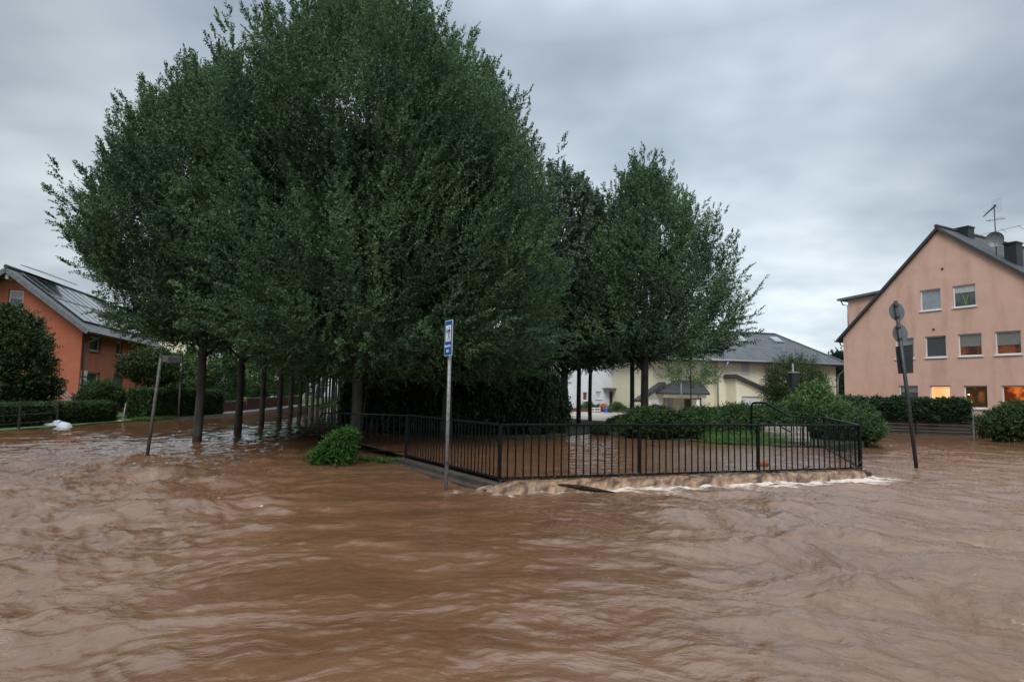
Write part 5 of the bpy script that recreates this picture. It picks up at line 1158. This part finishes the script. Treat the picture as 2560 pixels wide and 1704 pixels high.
# first row (left), big unique first tree
pA = [(0, .36), (.07, .62), (.2, .92), (.38, 1), (.52, .95), (.68, .76), (.84, .5), (.94, .28), (1, .06)]
tA = make_tree('hornbeam', 13.3, 3.65, 3.3, 21, plumes=640, spr=19, per=20, ll=.105, lw=.056, fill=7500, trunk_r=.135, prof=pA, pl=(1.3, 2.5), lump=.18)
row = 'hornbeams of the left avenue row'
r1p = [(492, 1107), (594, 1083), (653, 1065), (697, 1055), (725, 1045), (748, 1038), (766, 1030)]
P1 = [atz(x, y, 0) for x, y in r1p]
place(tA, P1[0].x, P1[0].y, 0, .4, label='big leafy hornbeam, nearest of the left avenue row, trunk in the water', group=row)
tB = make_tree('hornbeam', 12.4, 3.4, 3.6, 22, plumes=400, spr=15, per=16, ll=.12, lw=.065, fill=3600, trunk_r=.14, prof=pA)
place(tB, P1[1].x, P1[1].y, 0, 1.0, label='second hornbeam of the left avenue row counted from the camera', group=row)
tC = make_tree('hornbeam', 12.2, 3.4, 3.7, 23, plumes=210, spr=9, per=12, ll=.17, lw=.10, fill=2200, trunk_r=.135, limbs=9, prof=pA)
pos = [(p.x, p.y) for p in P1[2:]]
while len(pos) < 16: pos.append((pos[-1][0] - 1.16 + rd.uniform(-.1, .1), pos[-1][1] + 5.0))
for i, (x, y) in enumerate(pos):
    o = tC if i == 0 else copy_tree(tC)
    place(o, x, y, 0 if i < 6 else .1, rd.uniform(0, 6), rd.uniform(.93, 1.05), label='%s hornbeam of the left avenue row counted from the camera' % ORD[i + 2], group=row)
# second row: the huge middle tree and those behind it
row2 = 'hornbeams of the second avenue row'
tM = make_tree('hornbeam', 15.9, 5.4, 2.3, 31, plumes=1000, spr=20, per=20, fill=12000, trunk_r=.17, limbs=15, ll=.105, lw=.056, pl=(1.3, 2.6), lump=.2,
               prof=[(0, .42), (.08, .72), (.25, 1), (.42, .99), (.6, .86), (.78, .66), (.9, .42), (1, .12)])
place(tM, -5.1, 20.0, 0, .9, label='huge dense hornbeam in the middle, tallest crown, cut by the top of the picture', group=row2)
x, y = -5.6, 24.6
for i in range(12):
    o = copy_tree(tB if i == 0 else tC)
    place(o, x, y, .1, rd.uniform(0, 6), rd.uniform(.98, 1.08), label='%s hornbeam of the second avenue row, behind the huge one' % ORD[i + 1], group=row2); x -= 1.17; y += 4.9
# third row, to the right
row3 = 'hornbeams of the right row'
tR = make_tree('hornbeam', 14.6, 4.2, 2.0, 33, plumes=640, spr=19, per=19, fill=5200, trunk_r=.19, limbs=13, ll=.108, lw=.058, pl=(1.5, 2.8), lump=.18,
               prof=[(0, .6), (.1, .86), (.28, 1), (.48, .97), (.65, .8), (.82, .58), (.93, .36), (1, .1)])
place(tR, -2.35, 22.4, .2, 2.1, label='broad hornbeam overhanging the thicket right of the huge middle tree', group=row3)
x, y = -3.2, 27.5
for i in range(5):
    o = copy_tree(tC); place(o, x, y, .2, rd.uniform(0, 6), rd.uniform(1.0, 1.08), label='%s hornbeam in the dark row behind the broad right-hand one' % ORD[i], group=row3); x -= .9; y += 5.0
# maple between, hornbeams on the right
tm = make_tree('maple', 13.6, 3.1, 3.0, 41, plumes=210, spr=12, per=11, ll=.21, lw=.17, fill=1500, m=M_maple, trunk_r=.17, upright=.75, pl=(1.2, 2.0),
               prof=[(0, .6), (.12, .95), (.35, 1), (.6, .85), (.8, .6), (.93, .35), (1, .12)])
q = atY(1442, 1050, 31); place(tm, q.x - .65, 31, .25, 0, label='dark bluish maple with large leaves squeezed between the two green masses')
tE = make_tree('hornbeam', 13.6, 4.1, 3.4, 42, plumes=460, spr=15, per=17, ll=.13, lw=.07, pl=(1.5, 2.8), fill=4200, trunk_r=.19, limbs=15, upright=1.0,
               prof=[(0, .6), (.1, .92), (.25, 1), (.42, .96), (.6, .76), (.78, .48), (.9, .27), (1, .06)], lump=.2)
q = atY(1612, 1040, 30); place(tE, q.x, 30, .25, 1.7, label='upright airy hornbeam on the right with sky shining through its crown')
q = atY(1580, 1040, 33); o = place(copy_tree(tC), q.x, 33, .25, .5, .92, label='slender dark trunked hornbeam just left of the airy right-hand one')
q = atY(1475, 1045, 38); o = place(copy_tree(tC), q.x, 38, .2, 2.5, .88, label='thin trunked hornbeam in front of the white house left of the bin')
q = atY(1442, 1050, 34.5); o = place(copy_tree(tC), q.x + .1, 34.5, .2, 3.9, .93, label='thick dark trunk at the left end of the white house view')
q = atY(1520, 1045, 35.5); o = place(copy_tree(tC), q.x + .3, 36.0, .2, 5.2, .5, label='small hornbeam low behind the airy one', sz=.55)
o.location.y = 42; o.location.x = atY(1370, 1000, 42).x
# young staked tree
ty = make_tree('young_tree', 5.0, 1.35, 2.6, 51, plumes=46, spr=7, per=8, ll=.17, lw=.09, fill=60, m=M_garden, trunk_r=.05, limbs=6, upright=.4)
q = atY(1727, 1035, 42); place(ty, q.x, 42, .2, 0, label='young thin tree inside a dark wooden stake frame before the porch')
sf = wroot('stake_frame', (q.x, 42, .2), 'dark wooden stake frame around the young tree', 'stake frame')
for x in (1711, 1752):
    for dy in (-.35, .35):
        a_ = atY(x, 1040, 42 + dy); mb = MB(); mb.tube([(a_.x, 42 + dy, .1), (a_.x, 42 + dy, zat(x, 996, 42))], .05, 8); mb.build('stake', M_brown, sf)
for dy in (-.4, .4):
    mb = MB(); mb.bar(atY(1708, 997, 42 + dy), atY(1754, 996, 42 + dy), .05, .1); mb.build('rail', M_brown, sf)
# left: garden tree by the fence, cloud shaped tree
tg = make_tree('garden_tree', 5.3, 1.75, .5, 61, plumes=230, spr=11, per=11, ll=.14, lw=.085, fill=2600, m=M_hedge, trunk_r=.1, upright=.6, pl=(.7, 1.3), limbs=9,
               prof=[(0, .75), (.2, 1), (.5, 1), (.75, .8), (.92, .5), (1, .15)])
q = atY(12, 1000, 28.5); place(tg, q.x, 28.5, .05, .3, label='bushy dark green tree at the left edge before the orange gable')
tcl = make_shrub('garden_tree', [(0, 0, 2.7, 1.5, 1.2, .55), (-.9, .1, 2.35, .7, .7, .35), (1.0, -.1, 2.2, .8, .8, .45), (.2, 0, 3.1, .9, .8, .4), (0, .2, 1.95, 1.0, .8, .35)], 2600, 9, .12, .06, M_hedge, 62, slen=(.15, .35))
q = atY(368, 1000, 35); tcl.location = (q.x, 35, .1); tcl.scale = (1.1, 1.1, 1.12); tag(tcl, 'flat layered dark garden tree between the orange house and the hedge', 'tree')
# light green garden trees behind the left hedge
ga_ = 'light green garden trees behind the left row'
tl = make_tree('garden_tree', 6.2, 2.6, 1.0, 63, plumes=150, spr=9, per=10, ll=.19, lw=.12, fill=900, m=M_garden, trunk_r=.1, upright=.5, pl=(.8, 1.4), prof=[(0, .7), (.25, 1), (.6, .95), (.85, .6), (1, .2)])
tl2 = make_tree('garden_tree', 7.4, 3.0, .8, 64, plumes=150, spr=9, per=10, ll=.2, lw=.13, fill=900, m=M_shrub, trunk_r=.1, upright=.5, pl=(.8, 1.4), prof=[(0, .7), (.25, 1), (.6, .95), (.85, .6), (1, .2)])
gl = [(455, 48, .72, 0, 'left of the nearest trunk, over the hedge'), (520, 50, .80, 1, 'right behind the nearest trunk'), (560, 56, .75, 0, 'behind the second trunk'), (618, 62, .8, 0, 'between the second and third trunks'),
      (665, 70, .9, 1, 'right of the third trunk'), (700, 80, .9, 0, 'behind the fourth trunk'), (735, 95, 1.0, 1, 'between the fifth and sixth trunks'), (768, 118, 1.1, 1, 'farthest down the avenue'), (428, 52, .6, 1, 'just right of the orange house')]
u = [False, False]
for px, Y, s, k, where in gl:
    src = (tl, tl2)[k]; o = src if not u[k] else copy_tree(src); u[k] = True; q = atY(px, 1000, Y)
    place(o, q.x, Y, .05, rd.uniform(0, 6), s, label='light green garden tree ' + where, group=ga_)
# distant trees that close the horizon
td = make_tree('distant_tree', 11, 5.5, 1.0, 71, plumes=170, spr=8, per=9, ll=.42, lw=.28, fill=1200, m=M_dark, trunk_r=.25, upright=.5, prof=[(0, .8), (.25, 1), (.6, .95), (.85, .6), (1, .2)])
dl = [(-60, 55, 1.0, 'beyond the left edge of the orange house'), (1000, 150, 1.0, 'closing the view left of the sign pole'), (1060, 140, 1.0, 'closing the view behind the sign pole'), (1130, 150, 1.05, 'closing the view right of the sign pole'), (1200, 145, 1.0, 'closing the view behind the thicket'),
      (1280, 150, 1.0, 'closing the view at the thicket\'s right half'), (1350, 150, 1.05, 'closing the view left of the white house'), (1420, 130, 1.0, 'behind the left end of the white house'), (1618, 100, .8, 'rising between white and cream houses'), (1690, 110, .62, 'far behind the porch of the cream house'),
      (2104, 66, .66, 'in the gap between cream and pink houses'), (2135, 80, .7, 'behind the left corner of the pink house'), (2620, 90, .8, 'beyond the right edge behind the pink house'),
      (935, 160, 1.0, 'at the end of the avenue'), (870, 190, 1.1, 'where the avenue vanishes'), (800, 200, 1.2, 'over the far end of the street')]
for i, (px, Y, s, where) in enumerate(dl):
    o = td if i == 0 else copy_tree(td); q = atY(px, 1000, Y); place(o, q.x, Y, 0, rd.uniform(0, 6), s, label='dark distant tree ' + where, group='distant trees')

# ================================================================== SHRUBS AND HEDGES
# the dark thicket under the trees, behind the pond
th = 'dark bushes of the thicket behind the pond'
tk = [(930, 25.5, 1.5, 2.3, 'left end, beside the trunk of the huge tree'), (1010, 25.0, 1.6, 2.0, 'left of the sign pole'), (1090, 24.6, 1.6, 2.1, 'directly behind the sign pole'), (1170, 24.8, 1.5, 2.0, 'right of the sign pole'), (1245, 24.6, 1.6, 2.4, 'over the front corner of the railing'),
      (1320, 25.2, 1.5, 2.7, 'below the maple'), (1366, 26.5, 1.2, 2.0, 'right end, next to the open view'), (1130, 28.5, 1.8, 2.6, 'in the second line behind the sign pole'), (1010, 29, 1.8, 2.4, 'in the second line left of the sign pole'), (1290, 28.5, 1.7, 3.1, 'in the second line below the maple'), (940, 31, 1.7, 2.2, 'in the second line at the left end')]
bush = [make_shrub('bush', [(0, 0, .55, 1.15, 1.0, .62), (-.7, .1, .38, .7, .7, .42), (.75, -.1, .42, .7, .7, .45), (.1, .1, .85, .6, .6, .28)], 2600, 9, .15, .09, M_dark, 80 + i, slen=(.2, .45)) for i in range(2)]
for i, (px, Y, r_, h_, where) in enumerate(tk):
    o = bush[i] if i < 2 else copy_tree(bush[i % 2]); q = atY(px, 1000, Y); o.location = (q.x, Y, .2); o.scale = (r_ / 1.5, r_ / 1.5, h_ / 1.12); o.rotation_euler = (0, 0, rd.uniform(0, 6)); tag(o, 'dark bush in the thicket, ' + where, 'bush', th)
# thin bare stems in the thicket
for i, (px, Y) in enumerate(((905, 24), (985, 26), (1150, 26), (1212, 27), (1262, 26), (1300, 29))):
    q = atY(px, 1000, Y); b = wroot('sapling', (q.x, Y, .1), 'thin dark stem in the thicket, %s from the left' % ORD[i], 'sapling', 'thin stems in the thicket')
    mb = MB(); l_ = rd.uniform(-.4, .4); mb.tube([(q.x, Y, 0), (q.x + l_ * .4, Y, 1.6), (q.x + l_, Y + .1, 3.6)], [.05, .04, .02], 6); mb.build('stem', M_bark, b)
# shrubs along the creek bank on the right
sb_ = [make_shrub('shrub', [(0, 0, .6, .9, .8, .6), (-.55, .1, .45, .6, .6, .45), (.6, -.05, .5, .6, .6, .5), (.05, .1, .9, .5, .5, .35)], 2300, 9, .11, .06, M_shrub, 90 + i, slen=(.16, .4)) for i in range(3)]
sc_ = make_shrub('shrub', [(0, 0, .6, .9, .8, .6), (-.55, .1, .45, .6, .6, .45), (.6, -.05, .5, .6, .6, .5), (.05, .1, .9, .5, .5, .35)], 2400, 9, .11, .07, M_hedge, 95, slen=(.16, .4))
sh = [(1610, 24.6, .95, 1.20, 0, 'leftmost, at the foot of the airy hornbeam'), (1665, 24.2, .95, 1.10, 3, 'below the light pole'), (1715, 24.6, .9, 1.05, 0, 'in front of the stake frame'), (1765, 24.4, .95, 1.25, 1, 'below the porch column'), (1815, 24.8, .95, 1.35, 2, 'under the downpipe of the cream house'),
      (1862, 25.2, .95, 1.40, 0, 'before the garage door'), (1915, 25.8, 1.0, 1.45, 1, 'behind the bent handrail'), (1985, 26.5, 1.05, 1.5, 2, 'above the stone steps'), (2050, 26.5, 1.1, 1.5, 0, 'right of the stone steps'), (2105, 25.5, 1.1, 1.45, 1, 'behind the right railing corner'), (2155, 25.2, 1.0, 1.05, 2, 'lowest, touching the flood at the right'),
      (1640, 27.5, 1.1, 1.2, 3, 'in the second line at the left'), (1740, 27.5, 1.1, 1.15, 2, 'in the second line at the middle'), (2030, 29, 1.4, 1.7, 3, 'in the second line behind the steps'), (2100, 29.5, 1.4, 1.8, 1, 'in the second line before the pink house'), (1560, 28, .8, .75, 3, 'low one before the side street'), (1500, 26, .5, .5, 0, 'smallest, at the open view')]
used = set()
for px, Y, r_, h_, k, where in sh:
    src = (sb_ + [sc_])[k]; o = src if k not in used else copy_tree(src); used.add(k); q = atY(px, 1000, Y); o.location = (q.x, Y, .22); o.scale = (r_, r_, h_ * .74); o.rotation_euler = (0, 0, rd.uniform(0, 6)); tag(o, 'green bank shrub ' + where, 'shrub', 'shrubs along the creek bank')
# feathery grey-green tree and bright leafy bush in front of the cream house
fe_ = make_shrub('shrub', [(0, 0, 1.9, 1.5, 1.2, .8), (-.9, 0, 1.5, .9, .8, .6), (1.0, 0, 1.5, .9, .8, .6), (0, 0, 1.1, 1.2, 1.0, .7)], 3200, 12, .13, .035, M_hedge, 101, slen=(.35, .8), up=.2)
q = atY(1990, 1000, 31); fe_.location = (q.x, 31, .2); fe_.scale = (.86, .8, 1.36); tag(fe_, 'feathery drooping grey green bush around the dark lantern pole', 'shrub')
br = make_shrub('shrub', [(0, 0, .9, 1.1, .9, .9), (-.7, 0, .7, .7, .7, .6), (.8, 0, .8, .7, .7, .7), (.1, 0, 1.5, .6, .6, .6)], 2600, 8, .15, .09, M_garden, 102, slen=(.2, .5))
q = atY(2025, 1000, 28); br.location = (q.x, 28, .2); br.scale = (1.05, .95, 1.12); tag(br, 'light green leafy bush right of the lantern pole', 'shrub')
# bright green bush at the end of the thin railing
bb = atz(825, 1166, 0)
gb_ = make_shrub('bush', [(0, 0, .32, .50, .42, .36), (.18, 0, .62, .38, .34, .34), (-.28, -.03, .2, .32, .32, .24), (.34, .05, .82, .22, .22, .2)], 1300, 6, .070, .055, M_bright, 103, slen=(.1, .22), up=.3, shell=.4)
gb_.location = (bb.x, bb.y + .35, -.02); gb_.scale = (.98, .9, .92); tag(gb_, 'bright green broad-leaved bush at the end of the thin railing, in the water', 'bush')
# left low hedge, round shrub, trimmed hedge
h0 = atz(-60, 1078, .1); h1 = atz(322, 1051, .1)
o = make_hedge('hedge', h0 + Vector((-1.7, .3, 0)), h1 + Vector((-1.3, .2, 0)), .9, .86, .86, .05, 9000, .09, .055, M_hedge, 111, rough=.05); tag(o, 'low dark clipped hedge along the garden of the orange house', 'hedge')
h0 = atz(367, 1048, .1); h1 = atz(556, 1036, .1)
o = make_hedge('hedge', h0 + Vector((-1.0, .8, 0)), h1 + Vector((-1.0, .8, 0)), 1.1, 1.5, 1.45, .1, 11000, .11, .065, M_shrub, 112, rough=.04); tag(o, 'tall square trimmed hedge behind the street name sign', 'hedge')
rs_ = copy_tree(sb_[1]); q = atY(252, 1000, 33.5); rs_.location = (q.x, 33.5, .3); rs_.scale = (1.15, 1.0, 1.35); tag(rs_, 'round green shrub under the window of the orange house', 'shrub')
# ivy on the board wall and the bush at the right edge
iva = iv0 + d_ * -.3; ivb = iv1 + d_ * -.1
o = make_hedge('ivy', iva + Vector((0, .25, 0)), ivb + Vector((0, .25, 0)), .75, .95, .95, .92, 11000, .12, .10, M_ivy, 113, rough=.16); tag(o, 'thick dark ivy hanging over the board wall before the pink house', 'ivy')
be = make_shrub('bush', [(0, 0, .8, 1.6, 1.1, .8), (-1.1, -.1, .6, .8, .8, .55), (1.2, 0, .9, 1.0, .9, .8), (.2, 0, 1.3, 1.1, .8, .5)], 3600, 9, .13, .075, M_hedge, 114, slen=(.2, .45))
q = atY(2560, 1080, 30.0); be.location = (q.x, 30.2, .0); be.scale = (1.05, 1.0, 1.05); tag(be, 'dark rounded bush at the right edge before the pink house', 'bush')
# front garden plants of the white house
for i, (px, Y, r_, h_, where) in enumerate(((1468, 58.5, 1.3, 1.5, 'left, over the brick wall'), (1498, 58.5, 1.2, 1.7, 'beside the entrance path'), (1545, 58.5, 1.4, 1.5, 'right of the bins'), (1612, 58, 1.3, 1.1, 'before the garage'))):
    o = copy_tree(br if i != 1 else sb_[0]); q = atY(px, 1000, Y); o.location = (q.x, Y, -.1); o.scale = (r_ * .55, r_ * .5, h_ * .5 * (.8 if i != 1 else .9)); o.rotation_euler = (0, 0, i * 1.3); tag(o, 'green front garden bush of the white house, ' + where, 'bush', 'front garden bushes')
o = make_shrub('rose_bush', [(0, 0, 1.3, .35, .35, .3)], 160, 5, .10, .09, M_flower, 120, slen=(.1, .2)); q = atY(1509, 1015, 57.8); o.location = (q.x, 57.8, zat(1509, 1018, 57.8) - 1.3); tag(o, 'small bush with reddish blooms above the blue bin', 'bush')
# grass on the bank and round the kerb
rng = np.random.default_rng(5)
def grass(name, pts, label, h=(.15, .4), m=M_grass):
    B = np.array(pts); n = len(B); D = np.stack([rng.normal(scale=.35, size=n), rng.normal(scale=.35, size=n), np.ones(n)], -1)
    o = leaves(name, B, D, rng.uniform(h[0], h[1], n), 3, .17, .018, m, rng); return tag(o, label, 'grass', kind='stuff')
g = []
for i in range(2800):
    x_ = rng.uniform(1785, 1985); q = atz(x_, 1109 + rng.uniform(-6, 1), .26); g.append((q.x, q.y + rng.uniform(0, 1.6), .24))
grass('bank_grass', g, 'bright green grass on the creek bank behind the railing', (.2, .5))
g = []
for i in range(500):
    t_ = rng.random(); q = k2.lerp(k3, t_); g.append((q.x + rng.uniform(-.1, .1), q.y - .22 + rng.normal() * .08, -.0))
grass('kerb_grass', g, 'drowned grass tufts at the foot of the kerb', (.06, .2))
g = []
for i in range(2600):
    t_ = rng.random() ** .7; g.append((-19.3 - 11.8 * (1 - t_) + rng.uniform(-.5, .5), 60 + 58 * (1 - t_), .1))
grass('verge_grass', g, 'grass verge along the avenue trunks', (.1, .3))
g = []
for i in range(1500):
    q = atz(rng.uniform(326, 372), 1049, .08); g.append((q.x + rng.uniform(-.2, .2), q.y + rng.uniform(0, 2.5), .06))
grass('garden_grass', g, 'strip of bright lawn between the two left hedges', (.05, .16))

# ================================================================== SMALL THINGS
# log caught below the falling water
a_ = atz(1335, 1217, .12); b_ = atz(1466, 1231, .0)
a_ = A + dAB * 1.15 + nAB * .50 + Vector((0, 0, .10)); b_ = A + dAB * 2.15 + nAB * .86 + Vector((0, 0, .0)); lg = wroot('log', tuple(a_), 'dark wet log lying at the foot of the falling water', 'log')
mb = MB(); mb.tube([a_ + Vector((-.1, .03, .03)), a_.lerp(b_, .3) + Vector((0, 0, .03)), a_.lerp(b_, .6) + Vector((0, 0, .015)), b_], [.025, .048, .04, .012], 10); mb.build('trunk', M_log, lg, smooth=True)
mb = MB(); q = a_.lerp(b_, .4); mb.tube([q, q + Vector((-.05, -.06, .09))], [.02, .006], 6); mb.build('branch', M_log, lg)
# brown lump behind the railing
lp = atY(1905, 1152, 15.3); mb = MB(); rg = []; n = 14
for j in range(8):
    th_ = math.pi * j / 7; rg.append([Vector((.15 * math.sin(th_) * math.cos(2 * math.pi * k / n) * (1 + .15 * math.sin(3 * k)), .13 * math.sin(th_) * math.sin(2 * math.pi * k / n), .13 * math.cos(th_) * (1 + .1 * math.cos(2 * k + j)))) for k in range(n)])
for j in range(7):
    for k in range(n): mb.poly([rg[j][k], rg[j + 1][k], rg[j + 1][(k + 1) % n], rg[j][(k + 1) % n]])
o = mb.build('debris_lump', M_rock, smooth=True); o.location = (lp.x, lp.y, .27); tag(o, 'reddish brown lump of debris stuck behind the railing near the right post', 'debris')
# twigs at the right corner
tw = wroot('driftwood', (B_.x, B_.y, 0), 'thin dark twigs caught at the right railing corner', 'driftwood')
for x0, y0, x1, y1 in ((2136, 1172, 2160, 1139), (2137, 1176, 2158, 1163), (2140, 1178, 2172, 1174), (2128, 1165, 2150, 1178), (1995, 1172, 2030, 1163)):
    mb = MB(); mb.tube([atY(x0, y0, B_.y - .15), atY((x0 + x1) / 2 + 1, (y0 + y1) / 2 + 1, B_.y - .2), atY(x1, y1, B_.y - .2)], [.016, .012, .004], 6); mb.build('twig', M_drift, tw)
# small floating bits
for i, (px, py, L_, lab) in enumerate(((722, 1081, .35, 'dark clump of leaves drifting between the flooded trunks'), (1635, 1113, .3, 'small dark stick drifting inside the railing'), (1940, 1215, .4, 'flat dark stick drifting below the falling water'))):
    q = atz(px, py, .215 if i == 1 else .02); mb = MB(); mb.tube([q + Vector((-L_ / 2, 0, .0)), q + Vector((0, .03, .03)), q + Vector((L_ / 2, .02, .0))], [.012, .028 if i != 3 else .012, .008], 7)
    o = mb.build('driftwood', M_drift); tag(o, lab, 'driftwood')
# white and blue sheets heaped by the fence, white post, striped stick
q = atz(132, 1067, 0); ts = wroot('plastic_sheets', tuple(q), 'heap of white and blue plastic sheeting in the water by the black post', 'plastic')
def heap(cx, cy, rx, ry, h, m, nm, sd_):
    n1, n2 = 26, 12; t_ = np.linspace(0, 2 * np.pi, n1); r_ = np.linspace(1, 0, n2)[:, None]; ang = t_[None, :] + 0 * r_
    X = cx + rx * r_ * np.cos(ang) * (1 + .25 * perlin(np.cos(ang) * 1.7 + sd_, np.sin(ang) * 1.7, sd_)); Y = cy + ry * r_ * np.sin(ang)
    Zh = h * (1 - r_ ** 2.4) + .22 * h * perlin(X * 5, Y * 5, sd_ + 1) * (1 - r_ ** 4) - .03
    grid_mesh(nm, X[::-1], Y[::-1], Zh[::-1], m, parent=ts)
heap(q.x - .28, q.y + .1, .52, .3, .20, M_plast, 'sheet', 3); heap(q.x + .02, q.y + .2, .28, .25, .33, M_plast, 'sheet', 5); heap(q.x + .5, q.y, .36, .28, .27, M_plast, 'sheet', 7); heap(q.x + .24, q.y + .22, .35, .2, .27, M_bluepl, 'sheet', 9)
wp0 = atz(133, 1060, 0); wpt = atY(134, 1006, wp0.y); wpo = wroot('marker_post', tuple(wp0), 'slim white post with a bent top above the plastic heap', 'post')
mb = MB(); mb.tube([wp0 - Vector((0, 0, .1)), wpt, wpt + Vector((-.05, 0, .03))], .035, 8); mb.build('post', M_white, wpo)
sp0 = atz(306, 1054, 0); spt = atY(315, 1008, sp0.y); spo = wroot('marker_post', tuple(sp0), 'leaning pale weathered stick at the right end of the low hedge', 'post')
mb = MB(); mb.tube([sp0 + Vector((.1, 0, -.05)), sp0.lerp(spt, .15) - Vector((.02, 0, 0)), sp0.lerp(spt, .6), spt], [.03, .035, .03, .028], 8); mb.build('stick', M_plast, spo)
q = atz(295, 1055, 0); mb = MB(); mb.tube([q + Vector((-.2, 0, .04)), q + Vector((.2, 0, .05))], [.05, .05], 10); o = mb.build('float_tube', M_white); tag(o, 'short white tube lying in the water beside the leaning stick', 'tube')
# white rubbish bags by the hedge
for px, py, h_, lab in ((541, 1031, .42, 'white rubbish bag standing on the pavement at the end of the trimmed hedge'), (572, 1015, .3, 'small white bag by the low reddish wall')):
    q = atz(px, py, .12); t_ = np.linspace(0, 2 * np.pi, 20)[None, :]; k__ = np.linspace(0, 1, 10)[:, None]; rad_ = .2 * np.interp(k__, [0, .15, .5, .8, 1], [.6, 1, .85, .35, .1]) * (1 + .2 * perlin(np.cos(t_) * 2, k__ * 4 + px, 5))
    o = grid_mesh('rubbish_bag', q.x + rad_ * np.cos(t_), q.y + rad_ * np.sin(t_), .12 + h_ * k__ + 0 * t_, M_plast); tag(o, lab, 'bag')
# white rubbish by the wooden landing
# blue and yellow tube leaning out of the flood
q = atz(2495, 1100, 0); tp = atY(2520, 1081, q.y); bt = wroot('plastic_tube', tuple(q), 'blue plastic tube with a yellow green end leaning out of the flood at the right', 'tube')
mb = MB(); m_ = q.lerp(tp, .62); mb.tube([q - Vector((.05, 0, .08)), m_], [.10, .10], 12); mb.build('tube', M_bluepl, bt, smooth=True)
mb = MB(); mb.tube([m_ + (tp - m_) * .02, tp, tp + (tp - m_) * .25], [.098, .085, .04], 12); mb.build('end_cap', M_yellowpl, bt, smooth=True)
mb = MB(); c = q + Vector((-.22, -.02, .03)); mb.tube([c - Vector((.12, 0, 0)), c, c + Vector((.14, 0, .02))], [.02, .07, .03], 10); mb.build('torn_bag', M_plast, bt)

# straw and leaves caught along the foot of the railing
g = []
for i in range(420):
    t_ = rng.random() ** 1.0 * LAB; q = A + dAB * t_ + nAB * (.05 + rng.random() * .12); g.append((q.x, q.y, .17 + rng.random() * .06))
M_straw = mat('straw', (.09, .06, .03), .8)
B = np.array(g); D = np.stack([rng.normal(scale=1, size=len(B)), -np.abs(rng.normal(scale=.6, size=len(B))), rng.normal(scale=.35, size=len(B))], -1)
tag(leaves('caught_straw', B, D, rng.uniform(.06, .2, len(B)), 3, .09, .014, M_straw, rng), 'wet straw and twigs caught along the foot of the railing', 'straw', kind='stuff')
